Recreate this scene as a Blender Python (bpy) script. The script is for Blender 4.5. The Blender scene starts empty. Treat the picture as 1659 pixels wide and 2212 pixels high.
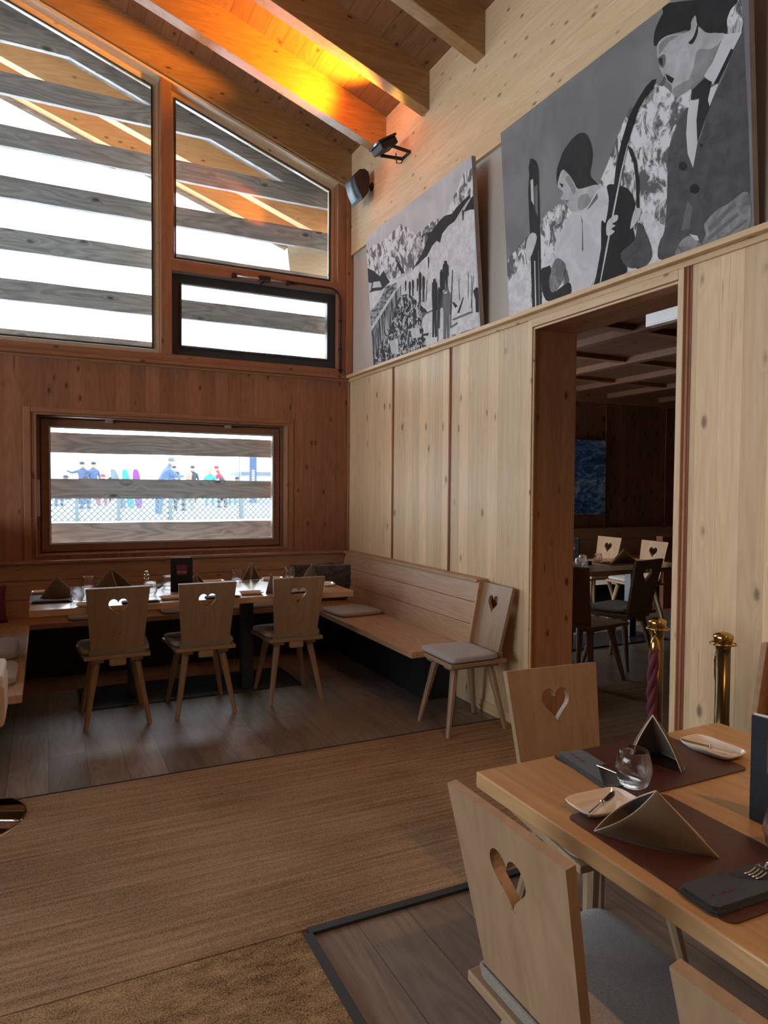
import bpy, bmesh, math, random
from mathutils import Vector, Matrix, geometry
R = math.radians; PI = math.pi
random.seed(7)
S = bpy.context.scene; C = S.collection
EXPOSURE = 1.2; SKY = 4.5; INNER = 40.0; FLOOD = 330.0; WARM = 80.0

# ------------------------------------------------------------ camera
F_PX = 1504.214
cam = bpy.data.cameras.new('camera'); co = bpy.data.objects.new('camera', cam); C.objects.link(co)
cam.sensor_fit = 'VERTICAL'; cam.sensor_height = 24.0; cam.lens = F_PX / 2212 * 24.0
cam.clip_start = 0.05; cam.clip_end = 400
xr = Vector((0.89910191, -0.43768151, 0.00711682)); yd = Vector((-0.00854012, -0.03379383, -0.99939234)); fw = Vector((0.43765606, 0.89849478, -0.03412195))
co.matrix_world = Matrix(((xr.x, -yd.x, -fw.x, -2.66502), (xr.y, -yd.y, -fw.y, -6.25685), (xr.z, -yd.z, -fw.z, 1.5), (0, 0, 0, 1)))
S.camera = co
# ------------------------------------------------------------ exposure, world, lights
S.view_settings.view_transform = 'Standard'; S.view_settings.look = 'None'
S.view_settings.exposure = EXPOSURE; S.view_settings.gamma = 1.0
try: S.view_settings.use_curve_mapping = False
except Exception: pass
w = bpy.data.worlds.new('overcast_sky'); S.world = w; w.use_nodes = True
wn = w.node_tree.nodes; wl = w.node_tree.links
bg = wn['Background']; bg.inputs['Strength'].default_value = SKY
tcw = wn.new('ShaderNodeTexCoord'); sep = wn.new('ShaderNodeSeparateXYZ'); rmp = wn.new('ShaderNodeValToRGB')
wl.new(tcw.outputs['Generated'], sep.inputs[0]); wl.new(sep.outputs['Z'], rmp.inputs[0])
rmp.color_ramp.elements[0].color = (0.87, 0.94, 1.0, 1); rmp.color_ramp.elements[1].color = (0.74, 0.87, 1.0, 1)
wl.new(rmp.outputs[0], bg.inputs[0])
S.cycles.use_denoising = True
S.cycles.max_bounces = 8; S.cycles.diffuse_bounces = 5; S.cycles.transparent_max_bounces = 24
S.cycles.sample_clamp_indirect = 6.0

def area(name, loc, rot, sx, sy, power=0, col=(1, 1, 1), portal=False):
    l = bpy.data.lights.new(name, 'AREA'); l.shape = 'RECTANGLE'; l.size = sx; l.size_y = sy; l.energy = power; l.color = col
    o = bpy.data.objects.new(name, l); C.objects.link(o); o.location = loc; o.rotation_euler = rot
    if portal: l.cycles.is_portal = True
    return o
# portals: they only steer the sampling of the sky through the real window openings (area emits along -Z)
area('portal', (-1.68, 0.19, 1.5), (R(-90), 0, 0), 2.0, 1.0, portal=True)
area('portal', (-2.4, 0.22, 3.75), (R(-90), 0, 0), 4.8, 2.6, portal=True)
area('portal', (-6.8, 0.22, 3.5), (R(-90), 0, 0), 4.2, 3.4, portal=True)
area('portal', (-9.25, -3.6, 1.85), (0, R(-90), 0), 2.1, 6.0, portal=True)

# ------------------------------------------------------------ node helpers
def mat(name):
    m = bpy.data.materials.new(name); m.use_nodes = True
    return m, m.node_tree, m.node_tree.nodes['Principled BSDF']
def nd(nt, t, **k):
    n = nt.nodes.new('ShaderNode' + t)
    for a, v in k.items(): setattr(n, a, v)
    return n
def lk(nt, a, b): nt.links.new(a, b)
def mth(nt, op, a, b=None, c=None):
    n = nd(nt, 'Math', operation=op)
    for i, v in enumerate((a, b, c)):
        if v is None: continue
        if isinstance(v, (int, float)): n.inputs[i].default_value = v
        else: lk(nt, v, n.inputs[i])
    return n.outputs[0]
def mix(nt, f, a, b, bt='MIX'):
    n = nd(nt, 'Mix', data_type='RGBA', blend_type=bt)
    for s, v in ((0, f), (6, a), (7, b)):
        if isinstance(v, (int, float)): n.inputs[s].default_value = v
        elif isinstance(v, tuple): n.inputs[s].default_value = (*v[:3], 1)
        else: lk(nt, v, n.inputs[s])
    return n.outputs[2]
def ramp(nt, f, stops):
    n = nd(nt, 'ValToRGB'); e = n.color_ramp.elements
    while len(e) < len(stops): e.new(0.5)
    for el, (p, c) in zip(e, stops):
        el.position = p; el.color = (*c, 1) if isinstance(c, tuple) else (c, c, c, 1)
    lk(nt, f, n.inputs[0]); return n.outputs[0]
def scaled(nt, v, s, off=None):
    n = nd(nt, 'Mapping'); n.inputs['Scale'].default_value = s
    if off: n.inputs['Location'].default_value = off
    lk(nt, v, n.inputs[0]); return n.outputs[0]
def noise(nt, v, scale=1, detail=4, rough=.55, dist=0):
    n = nd(nt, 'TexNoise'); n.inputs['Scale'].default_value = scale; n.inputs['Detail'].default_value = detail
    n.inputs['Roughness'].default_value = rough; n.inputs['Distortion'].default_value = dist
    lk(nt, v, n.inputs['Vector']); return n.outputs['Fac']
def bump(nt, b, h, strength=.2, dist=.002):
    n = nd(nt, 'Bump'); n.inputs['Strength'].default_value = strength; n.inputs['Distance'].default_value = dist
    lk(nt, h, n.inputs['Height']); lk(nt, n.outputs[0], b.inputs['Normal'])

def wood(name, light, dark, grain='Z', plank=None, knots=.06, kscale=3.2, rough=.5, vary=.25, seam=True, ends=None, spec=.4, ring=.22, fine=1.0, coat=0, streak=0):
    """light, dark: the two tones of the grain; grain: axis along the fibres; plank: (axis, width) of glued boards"""
    m, nt, b = mat(name)
    tc = nd(nt, 'TexCoord'); oi = nd(nt, 'ObjectInfo')
    sh = nd(nt, 'VectorMath', operation='ADD'); lk(nt, tc.outputs['Object'], sh.inputs[0])
    cr = nd(nt, 'CombineXYZ'); r13 = mth(nt, 'MULTIPLY', oi.outputs['Random'], 13.0)
    for i in range(3): lk(nt, r13, cr.inputs[i])
    lk(nt, cr.outputs[0], sh.inputs[1]); v = sh.outputs[0]
    gi = 'XYZ'.index(grain); kscale *= 2.6; knots = knots * 2.3
    tone = oi.outputs['Random']; seamv = None
    if plank:
        sp = nd(nt, 'SeparateXYZ'); lk(nt, tc.outputs['Object'], sp.inputs[0])
        q = mth(nt, 'DIVIDE', sp.outputs['XYZ'.index(plank[0])], plank[1])
        idx = mth(nt, 'FLOOR', q); fr = mth(nt, 'FRACT', q)
        wn_ = nd(nt, 'TexWhiteNoise', noise_dimensions='1D'); lk(nt, idx, wn_.inputs['W']); tone = wn_.outputs['Value']
        d = mth(nt, 'MINIMUM', fr, mth(nt, 'SUBTRACT', 1.0, fr))
        seamv = mth(nt, 'LESS_THAN', d, .0016 / plank[1])
        if ends:
            q2 = mth(nt, 'ADD', mth(nt, 'DIVIDE', sp.outputs[gi], ends), mth(nt, 'MULTIPLY', tone, 3.7))
            i2 = mth(nt, 'FLOOR', q2); f2 = mth(nt, 'FRACT', q2)
            c2 = nd(nt, 'CombineXYZ'); lk(nt, idx, c2.inputs[0]); lk(nt, i2, c2.inputs[1])
            w2 = nd(nt, 'TexWhiteNoise', noise_dimensions='2D'); lk(nt, c2.outputs[0], w2.inputs['Vector']); tone = w2.outputs['Value']
            d2 = mth(nt, 'MINIMUM', f2, mth(nt, 'SUBTRACT', 1.0, f2))
            seamv = mth(nt, 'MAXIMUM', seamv, mth(nt, 'LESS_THAN', d2, .0016 / ends))
        co_ = nd(nt, 'CombineXYZ'); lk(nt, mth(nt, 'MULTIPLY', tone, 9.0), co_.inputs[gi]); lk(nt, mth(nt, 'MULTIPLY', tone, 3.0), co_.inputs[(gi + 1) % 3])
        s2 = nd(nt, 'VectorMath', operation='ADD'); lk(nt, v, s2.inputs[0]); lk(nt, co_.outputs[0], s2.inputs[1]); v = s2.outputs[0]
    def sc(al, ac):
        s = [ac] * 3; s[gi] = al; return tuple(s)
    kd = None
    vk = nd(nt, 'TexVoronoi'); vk.inputs['Scale'].default_value = 1; vk.inputs['Randomness'].default_value = 1
    wob = noise(nt, scaled(nt, v, sc(6, 14)), 1, 2)
    lk(nt, scaled(nt, v, sc(kscale * .5, kscale)), vk.inputs['Vector']); kd = mth(nt, 'ADD', vk.outputs['Distance'], mth(nt, 'MULTIPLY', mth(nt, 'SUBTRACT', wob, .5), knots * .9))
    # rings: iso-lines of a slow noise, bent around the knots
    base_n = noise(nt, scaled(nt, v, sc(.55, 4.2)), 1, 2, .5)
    kin = ramp(nt, kd, [(0, 1.0), (knots * 3.2, 0.0)]) if knots else 0.0
    ph = mth(nt, 'ADD', mth(nt, 'MULTIPLY', base_n, 16.0), mth(nt, 'MULTIPLY', kin, 1.6))
    rg = mth(nt, 'PINGPONG', ph, .5); rg = mth(nt, 'MULTIPLY', rg, 2.0)
    gr = noise(nt, scaled(nt, v, sc(1.6, 26)), 1, 5, .65)
    fb = noise(nt, scaled(nt, v, sc(7, 160)), 1, 3, .7)
    f = mth(nt, 'ADD', mth(nt, 'MULTIPLY', rg, ring), mth(nt, 'MULTIPLY', gr, 1.1 - ring))
    f = mth(nt, 'ADD', f, mth(nt, 'MULTIPLY', mth(nt, 'SUBTRACT', fb, .5), .35 * fine))
    col = ramp(nt, f, [(.20, light), (.88, dark)])
    val = mth(nt, 'ADD', 1 - vary / 2, mth(nt, 'MULTIPLY', tone, vary))
    hs = nd(nt, 'HueSaturation'); lk(nt, col, hs.inputs['Color']); lk(nt, val, hs.inputs['Value']); col = hs.outputs[0]
    if knots:
        kc = tuple(c * .22 for c in dark)
        kf = ramp(nt, kd, [(knots * .55, 1.0), (knots, .75), (knots * 1.5, .15), (knots * 2.3, 0.0)])
        col = mix(nt, mth(nt, 'MULTIPLY', kf, .85), col, kc)
    if streak:
        sn = noise(nt, scaled(nt, v, sc(2.6, 70)), 1, 2, .5); sm = noise(nt, scaled(nt, v, sc(.9, 3.0)), 1, 2, .5)
        sf = mth(nt, 'MULTIPLY', ramp(nt, sn, [(.66, 0.0), (.70, 1.0)]), ramp(nt, sm, [(.52, 0.0), (.60, 1.0)]))
        col = mix(nt, mth(nt, 'MULTIPLY', sf, streak), col, tuple(c * .3 for c in dark))
    if plank and seam: col = mix(nt, mth(nt, 'MULTIPLY', seamv, seam if isinstance(seam, float) else .6), col, tuple(c * .25 for c in dark))
    lk(nt, col, b.inputs['Base Color']); b.inputs['Roughness'].default_value = rough; b.inputs['Specular IOR Level'].default_value = spec
    if coat: b.inputs['Coat Weight'].default_value = coat; b.inputs['Coat Roughness'].default_value = .22
    bump(nt, b, f, .12, .001)
    return m
def plain(name, col, rough=.5, metal=0, spec=.5, nscale=0, namt=.2, bmp=0, coat=0, emit=0):
    m, nt, b = mat(name)
    b.inputs['Roughness'].default_value = rough; b.inputs['Metallic'].default_value = metal; b.inputs['Specular IOR Level'].default_value = spec
    tc = nd(nt, 'TexCoord')
    n = noise(nt, tc.outputs['Object'], nscale or 6, 4, .6)
    c = ramp(nt, n, [(.3, tuple(x * (1 - namt) for x in col)), (.7, tuple(min(1, x * (1 + namt * .6)) for x in col))])
    lk(nt, c, b.inputs['Base Color'])
    if bmp: bump(nt, b, n, bmp, .002)
    if coat: b.inputs['Coat Weight'].default_value = coat
    if emit: b.inputs['Emission Color'].default_value = (*col, 1); b.inputs['Emission Strength'].default_value = emit
    return m
def felt(name, a, bcol, scale=220, bmp=.6, rough=.95, dist=.003):
    m, nt, b = mat(name); tc = nd(nt, 'TexCoord')
    n1 = noise(nt, tc.outputs['Object'], scale, 3, .7); n2 = noise(nt, tc.outputs['Object'], 14, 3, .6)
    f = mth(nt, 'ADD', mth(nt, 'MULTIPLY', n1, .8), mth(nt, 'MULTIPLY', n2, .2))
    lk(nt, ramp(nt, f, [(.38, a), (.62, bcol)]), b.inputs['Base Color']); b.inputs['Roughness'].default_value = rough
    b.inputs['Specular IOR Level'].default_value = .15; b.inputs['Sheen Weight'].default_value = .3
    bump(nt, b, n1, bmp, dist); return m
def glassm(name, tint=(.97, .99, .99)):
    m = bpy.data.materials.new(name); m.use_nodes = True; nt = m.node_tree; nt.nodes.remove(nt.nodes['Principled BSDF'])
    tr = nd(nt, 'BsdfTransparent'); tr.inputs[0].default_value = (*tint, 1); gl = nd(nt, 'BsdfGlossy'); gl.inputs['Roughness'].default_value = .02
    fr = nd(nt, 'Fresnel'); fr.inputs[0].default_value = 1.45; mx = nd(nt, 'MixShader')
    lk(nt, fr.outputs[0], mx.inputs[0]); lk(nt, tr.outputs[0], mx.inputs[1]); lk(nt, gl.outputs[0], mx.inputs[2]); lk(nt, mx.outputs[0], nt.nodes['Material Output'].inputs[0])
    return m

# ------------------------------------------------------------ materials
M = {}
M['wall_v'] = wood('pine_wall_boards', (.73, .555, .35), (.57, .39, .215), 'Z', ('Y', .118), knots=.036, kscale=2.6, rough=.5, vary=.30, seam=.25, streak=.5)
M['wall_back'] = wood('pine_back_wall_boards', (.36, .17, .095), (.235, .095, .05), 'Z', ('X', .118), knots=.036, kscale=3.4, rough=.5, vary=.32, seam=.3, streak=.7)  # shade and warm bounce are put into this darker, redder board colour
M['wall_h'] = wood('pine_upper_wall', (.74, .57, .36), (.58, .41, .22), 'Y', ('Z', .155), knots=.042, kscale=4.6, rough=.6, vary=.12, seam=.2)
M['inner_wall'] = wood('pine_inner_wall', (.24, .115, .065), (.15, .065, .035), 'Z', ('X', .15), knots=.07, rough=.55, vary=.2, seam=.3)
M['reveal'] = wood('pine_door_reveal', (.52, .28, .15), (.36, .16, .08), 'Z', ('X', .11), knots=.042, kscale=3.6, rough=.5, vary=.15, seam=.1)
M['pine_x'] = wood('pine_rail', (.36, .185, .10), (.25, .11, .055), 'X', None, knots=.034, kscale=3.5, vary=.12)
M['pine_z'] = wood('pine_post', (.36, .185, .10), (.25, .11, .055), 'Z', None, knots=.034, kscale=3.5, vary=.12)
M['pine_y'] = wood('pine_moulding', (.66, .49, .30), (.52, .34, .18), 'Y', None, knots=.03, kscale=3.5, vary=.1)
M['pine_zl'] = wood('pine_light_post', (.70, .54, .35), (.56, .39, .22), 'Z', None, knots=.03, kscale=3.5, vary=.1)
M['pine_xl'] = wood('pine_light_lining', (.70, .58, .42), (.58, .44, .28), 'X', None, knots=.034, kscale=3.5, vary=.1, rough=.24, spec=.6)
M['batten'] = plain('dark_stained_batten', (.20, .065, .03), .45)
M['rafter'] = wood('spruce_rafter', (.43, .255, .11), (.31, .16, .058), 'X', ('Z', .04), knots=.036, kscale=3.4, rough=.24, vary=.10, seam=False, ring=.3, spec=.6)
M['ceil'] = wood('spruce_ceiling_boards', (.32, .165, .08), (.21, .092, .04), 'Y', ('X', .135), knots=.045, kscale=3.8, rough=.55, vary=.25, seam=.85)
M['oak'] = wood('oak_bench', (.47, .31, .185), (.36, .21, .11), 'Y', None, knots=.02, kscale=2.2, rough=.42, vary=.12, ring=.35)
M['oak_x'] = wood('oak_back_bench', (.42, .24, .135), (.30, .15, .08), 'X', None, knots=.02, kscale=2.2, rough=.42, vary=.12, ring=.35)
M['table_x'] = wood('oak_table_top_far', (.60, .40, .22), (.46, .27, .13), 'X', ('Y', .14), knots=0, rough=.3, vary=.2, seam=.15, ring=.2, spec=.6, coat=.8)
M['table_y'] = wood('oak_table_top_near', (.56, .355, .175), (.40, .225, .092), 'Y', ('X', .135), knots=.0, rough=.36, vary=.3, seam=.15, ring=.2)
M['chair'] = wood('oak_chair', (.37, .255, .158), (.275, .178, .102), 'Z', ('X', .09), knots=.012, kscale=2.5, rough=.42, vary=.13, seam=False, ring=.25)
M['chair_h'] = wood('oak_chair_seat', (.37, .255, .158), (.275, .178, .102), 'X', None, knots=0, rough=.42, vary=.1, ring=.25)
M['floor'] = wood('smoked_oak_floor', (.27, .22, .178), (.14, .108, .084), 'Y', ('X', .19), knots=.012, kscale=1.6, rough=.38, vary=.55, seam=.8, ends=1.35, ring=.26, fine=1.8)
M['slat'] = wood('weathered_board', (.42, .39, .36), (.17, .165, .165), 'X', None, knots=.04, kscale=2.6, rough=.8, vary=.2, fine=2.2, ring=.35)
M['out_rafter'] = wood('outer_rafter', (.66, .34, .13), (.46, .2, .07), 'X', None, knots=.035, kscale=3.6, rough=.6, vary=.1)
M['plaster'] = plain('grey_plaster', (.50, .46, .41), .9, nscale=160, namt=.16, bmp=.35)
M['black'] = plain('black_paint', (.012, .013, .016), .6)
M['black_steel'] = plain('black_steel_plate', (.022, .034, .046), .3, .0, nscale=9, namt=.5)
M['window_black'] = plain('anthracite_window_frame', (.03, .036, .04), .4)
M['sash'] = wood('brown_window_sash', (.27, .13, .075), (.19, .085, .045), 'X', None, knots=0, rough=.4, vary=.08)
M['rubber'] = plain('black_rubber', (.025, .03, .036), .6)
M['glass'] = glassm('window_glass')
M['tumbler'] = None
M['felt_grey'] = felt('grey_felt_cushion', (.28, .285, .285), (.42, .425, .42), 260, .5)
M['felt_dark'] = felt('charcoal_felt', (.010, .012, .015), (.028, .032, .038), 320, .5, dist=.0015)
M['felt_strap'] = felt('taupe_felt_strap', (.20, .175, .145), (.30, .265, .225), 260, .6)
M['pillow'] = felt('dark_velvet_pillow', (.045, .040, .038), (.085, .075, .070), 40, .3)
M['burgundy'] = plain('burgundy_fabric', (.10, .008, .022), .8)
M['burg_label'] = plain('burgundy_label', (.14, .012, .035), .6)
M['stitch'] = plain('burgundy_stitching', (.13, .02, .05), .8)
M['napkin'] = felt('taupe_napkin', (.105, .080, .055), (.14, .108, .076), 500, .25, dist=.0008)
M['napkin_edge'] = plain('napkin_piping', (.62, .56, .47), .8)
M['leather'] = None
M['porcelain'] = plain('white_porcelain', (.80, .76, .71), .12, namt=.02, coat=.5)
M['steel'] = plain('polished_steel', (.62, .60, .58), .16, 1.0, namt=.05)
M['chrome'] = plain('chrome', (.85, .86, .88), .04, 1.0, namt=.02)
M['brass'] = plain('polished_brass', (.50, .33, .11), .14, 1.0, nscale=3, namt=.15)
M['brass_tube'] = plain('aged_brass', (.12, .092, .045), .25, 1.0, nscale=10, namt=.35)
M['rope'] = plain('burgundy_rope', (.105, .012, .030), .75, nscale=200, namt=.3)
M['white_plastic'] = plain('white_plastic', (.82, .84, .86), .4, namt=.03)
M['black_plastic'] = plain('black_plastic', (.010, .011, .013), .6)
M['speaker_grille'] = plain('speaker_grille', (.05, .075, .10), .45, .3, nscale=200, namt=.3)
M['alu'] = plain('brushed_aluminium', (.55, .56, .58), .35, .9)
M['tan'] = felt('tan_upholstery', (.50, .36, .25), (.62, .47, .34), 300, .3)
M['ivory'] = plain('ivory_fabric', (.75, .73, .68), .8)
M['snow_ground'] = plain('snow_cover', (.86, .90, .95), .9, nscale=.5, namt=.06, bmp=.3)
M['lattice'] = plain('grey_lattice_wood', (.06, .075, .08), .8, namt=.1)
for n_, c_ in (('navy', (0.02, 0.035, 0.08)), ('teal', (0.01, 0.13, 0.17)), ('red', (0.25, 0.01, 0.02)), ('grey_cloth', (0.06, 0.075, 0.09)), ('dark_cloth', (0.012, 0.017, 0.025)), ('beige', (0.2, 0.16, 0.11)), ('purple', (0.1, 0.01, 0.13)), ('skin_tone', (0.25, 0.13, 0.085)), ('pale_cloth', (0.3, 0.32, 0.34)), ('blue_cloth', (0.03, 0.055, 0.11))):
    M[n_] = plain(n_, c_, .8)
def carpet(name, a, b_, loop=False):
    m, nt, b = mat(name); tc = nd(nt, 'TexCoord'); v = tc.outputs['Object']
    fine = noise(nt, v, 260 if not loop else 170, 3, .75)
    if loop: st = noise(nt, scaled(nt, v, (9, 22, 5)), 1, 4, .7)
    else: st = noise(nt, scaled(nt, v, (1.2, 46, 5)), 1, 4, .65)
    big = noise(nt, v, 1.6, 3, .5)
    f = mth(nt, 'ADD', mth(nt, 'ADD', mth(nt, 'MULTIPLY', fine, .55), mth(nt, 'MULTIPLY', st, .3)), mth(nt, 'MULTIPLY', big, .15))
    lk(nt, ramp(nt, f, [(.40, a), (.60, b_)]), b.inputs['Base Color']); b.inputs['Roughness'].default_value = .95; b.inputs['Specular IOR Level'].default_value = .1
    h = mth(nt, 'ADD', mth(nt, 'MULTIPLY', fine, .6), mth(nt, 'MULTIPLY', st, .6)); bump(nt, b, h, .9, .006); return m
M['coir'] = carpet('coir_runner_pile', (.15, .092, .052), (.52, .36, .225))
M['loop'] = carpet('looped_mat_pile', (.085, .052, .026), (.50, .345, .19), True)
def leather():
    m, nt, b = mat('brown_leather_placemat'); tc = nd(nt, 'TexCoord'); v = tc.outputs['Object']
    n = noise(nt, scaled(nt, v, (260, 9, 40)), 1, 2, .5); n0 = noise(nt, v, 90, 3, .6)
    f = ramp(nt, n, [(.66, 0.0), (.74, 1.0)])
    base = ramp(nt, n0, [(.3, (.058, .018, .013)), (.7, (.082, .027, .019))])
    lk(nt, mix(nt, mth(nt, 'MULTIPLY', f, .6), base, (.26, .12, .09)), b.inputs['Base Color']); b.inputs['Roughness'].default_value = .42; bump(nt, b, n0, .25, .001); return m
M['leather'] = leather()
def tumbler():
    m = bpy.data.materials.new('crystal_glass'); m.use_nodes = True; nt = m.node_tree; nt.nodes.remove(nt.nodes['Principled BSDF'])
    g = nd(nt, 'BsdfGlass'); g.inputs['IOR'].default_value = 1.45; g.inputs['Roughness'].default_value = 0.0; g.inputs[0].default_value = (1, 1, 1, 1)
    tr = nd(nt, 'BsdfTransparent'); mx = nd(nt, 'MixShader'); mx.inputs[0].default_value = .75
    lk(nt, tr.outputs[0], mx.inputs[1]); lk(nt, g.outputs[0], mx.inputs[2]); lk(nt, mx.outputs[0], nt.nodes['Material Output'].inputs[0]); return m
M['tumbler'] = tumbler()
# photographic prints: grey tones
def tone(name, a, b_, scale, detail=6, lo=.35, hi=.65, st=None, rot=0):
    m, nt, b = mat(name); tc = nd(nt, 'TexCoord'); v = tc.outputs['Object']
    if st or rot:
        mp = nd(nt, 'Mapping'); mp.inputs['Scale'].default_value = st or (1, 1, 1); mp.inputs['Rotation'].default_value = (rot, 0, 0); lk(nt, v, mp.inputs[0]); v = mp.outputs[0]
    n = noise(nt, v, scale, detail, .65, .6)
    lk(nt, ramp(nt, n, [(lo, (a, a, a * 1.03)), (hi, (b_, b_, b_ * 1.03))]), b.inputs['Base Color']); b.inputs['Roughness'].default_value = .75; b.inputs['Specular IOR Level'].default_value = .2
    return m
P = dict(sky1=tone('print_sky', .44, .56, 3, 2), sky2=tone('print_sky_dark', .17, .225, 3, 2), rock=tone('print_snowy_rock', .12, .68, 11, 8, .44, .53, (1, 1.6, 1), R(35)), snow=tone('print_snow', .52, .68, 18, 6, .4, .6),
         dark=tone('print_dark', .022, .035, 9), black=tone('print_black', .018, .026, 9), mid=tone('print_mid', .12, .17, 9), light=tone('print_light', .45, .6, 14), roof=tone('print_roof', .06, .34, 40, 5, .45, .55, (1, .3, 1)),
         hut=tone('print_hut', .03, .42, 24, 3, .5, .56, (1, 3, .12)), crowd=tone('print_crowd', .025, .5, 26, 6, .5, .56), face=tone('print_face', .34, .5, 9, 3), faced=tone('print_face_shade', .21, .30, 9, 3), skin=tone('print_skin', .14, .3, 11, 3), cloth=tone('print_cardigan', .065, .10, 12, 5), white=tone('print_white', .55, .62, 6, 2), shirt=tone('print_shirt', .50, .62, 8, 3))
PK = list(P)

# ------------------------------------------------------------ mesh helpers
class MB:
    def __init__(s): s.v = []; s.f = []; s.m = []; s.s = []
    def add(s, vs, fs, mi=0, sm=False):
        o = len(s.v); s.v += [tuple(p) for p in vs]
        for f in fs: s.f.append(tuple(i + o for i in f)); s.m.append(mi); s.s.append(sm)
        return s
    def box(s, x0, x1, y0, y1, z0, z1, mi=0, T=None):
        vs = [Vector((x, y, z)) for z in (z0, z1) for y in (y0, y1) for x in (x0, x1)]
        if T: vs = [T @ p for p in vs]
        return s.add(vs, [(0, 2, 3, 1), (4, 5, 7, 6), (0, 1, 5, 4), (2, 6, 7, 3), (0, 4, 6, 2), (1, 3, 7, 5)], mi)
    def hexa(s, b, t, mi=0):
        """b, t: four bottom and four top corners, both counter-clockwise seen from above"""
        return s.add(list(b) + list(t), [(3, 2, 1, 0), (4, 5, 6, 7), (0, 1, 5, 4), (1, 2, 6, 5), (2, 3, 7, 6), (3, 0, 4, 7)], mi)
    def prism(s, loops, h0, h1, plane='XY', mi=0, T=None):
        """extrude a 2D outline (first loop) with holes (other loops) between h0 and h1 along the third axis"""
        fl = [[Vector((p[0], p[1], 0)) for p in l] for l in loops]
        tri = geometry.tessellate_polygon(fl); pts = [p for l in fl for p in l]; n = len(pts)
        def to(p, h):
            q = {'XY': (p.x, p.y, h), 'XZ': (p.x, h, p.y), 'YZ': (h, p.x, p.y)}[plane]; q = Vector(q)
            return T @ q if T else q
        fs = [tuple(t) for t in tri] + [tuple(i + n for i in reversed(t)) for t in tri]; o = 0
        for l in fl:
            k = len(l); fs += [(o + i, o + (i + 1) % k, o + (i + 1) % k + n, o + i + n) for i in range(k)]; o += k
        return s.add([to(p, h0) for p in pts] + [to(p, h1) for p in pts], fs, mi)
    def lathe(s, prof, seg=24, c=(0, 0, 0), mi=0, sm=True, T=None, cap=True):
        vs = []; fs = []
        for r, z in prof:
            for k in range(seg):
                a = 2 * PI * k / seg; p = Vector((c[0] + r * math.cos(a), c[1] + r * math.sin(a), c[2] + z)); vs.append(T @ p if T else p)
        for i in range(len(prof) - 1):
            for k in range(seg):
                k2 = (k + 1) % seg; fs.append((i * seg + k, i * seg + k2, (i + 1) * seg + k2, (i + 1) * seg + k))
        if cap:
            fs.append(tuple(reversed(range(seg)))); fs.append(tuple(range((len(prof) - 1) * seg, len(prof) * seg)))
        return s.add(vs, fs, mi, sm)
    def tube(s, pts, rad, seg=10, mi=0, sm=True, closed=False):
        pts = [Vector(p) for p in pts]; n = len(pts); vs = []; fs = []; up = Vector((0, 0, 1))
        prev = None
        for i, p in enumerate(pts):
            t = (pts[min(i + 1, n - 1)] - pts[max(i - 1, 0)]).normalized()
            if prev is None: a = t.cross(up if abs(t.z) < .9 else Vector((1, 0, 0))).normalized()
            else: a = (prev - t * prev.dot(t)).normalized()
            prev = a; b = t.cross(a); r = rad[i] if isinstance(rad, (list, tuple)) else rad
            for k in range(seg):
                an = 2 * PI * k / seg; vs.append(p + (a * math.cos(an) + b * math.sin(an)) * r)
        for i in range(n - 1):
            for k in range(seg):
                k2 = (k + 1) % seg; fs.append((i * seg + k, i * seg + k2, (i + 1) * seg + k2, (i + 1) * seg + k))
        fs.append(tuple(reversed(range(seg)))); fs.append(tuple(range((n - 1) * seg, n * seg)))
        return s.add(vs, fs, mi, sm)
    def grid(s, fn, nu, nv, mi=0, sm=True, close_u=False):
        vs = [fn(i / nu, j / nv) for j in range(nv + 1) for i in range(nu + 1)]
        fs = [(j * (nu + 1) + i, j * (nu + 1) + i + 1, (j + 1) * (nu + 1) + i + 1, (j + 1) * (nu + 1) + i) for j in range(nv) for i in range(nu)]
        return s.add(vs, fs, mi, sm)
    def build(s, name, mats, parent=None, bevel=0, seg=2, loc=None, rot=None, sub=0, solid=0, fixn=True, weld=False):
        me = bpy.data.meshes.new(name); me.from_pydata(s.v, [], s.f)
        for m in (mats if isinstance(mats, (list, tuple)) else [mats]): me.materials.append(m)
        for i, p in enumerate(me.polygons): p.material_index = s.m[i]; p.use_smooth = s.s[i]
        if fixn or weld:
            bm = bmesh.new(); bm.from_mesh(me)
            if weld: bmesh.ops.remove_doubles(bm, verts=bm.verts, dist=1e-5)
            bmesh.ops.recalc_face_normals(bm, faces=bm.faces); bm.to_mesh(me); bm.free()
        o = bpy.data.objects.new(name, me); C.objects.link(o)
        if parent: o.parent = parent
        if loc: o.location = loc
        if rot: o.rotation_euler = rot
        if solid: q = o.modifiers.new('s', 'SOLIDIFY'); q.thickness = solid; q.offset = 0
        if bevel: q = o.modifiers.new('b', 'BEVEL'); q.width = bevel; q.segments = seg; q.limit_method = 'ANGLE'; q.angle_limit = R(35)
        if sub: q = o.modifiers.new('u', 'SUBSURF'); q.levels = sub; q.render_levels = sub
        return o
def tag(o, label=None, cat=None, group=None, kind=None):
    if label: o['label'] = label
    if cat: o['category'] = cat
    if group: o['group'] = group
    if kind: o['kind'] = kind
    return o
def empty(name, loc=(0, 0, 0), rz=0):
    o = bpy.data.objects.new(name, None); C.objects.link(o); o.location = loc; o.rotation_euler = (0, 0, rz); o.empty_display_size = .1; return o
KIDS = {}
def copy_tree(o, parent=None):
    c = o.copy(); C.objects.link(c)
    if parent: c.parent = parent
    for ch in o.children: copy_tree(ch, c)
    return c
def struct(name, mb, mats, parent=None, **k):
    o = mb.build(name, mats, parent, **k)
    if not parent: tag(o, kind='structure')
    return o
def sempty(name):
    o = empty(name); tag(o, kind='structure'); return o
def bx(*a): return MB().box(*a)
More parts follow.
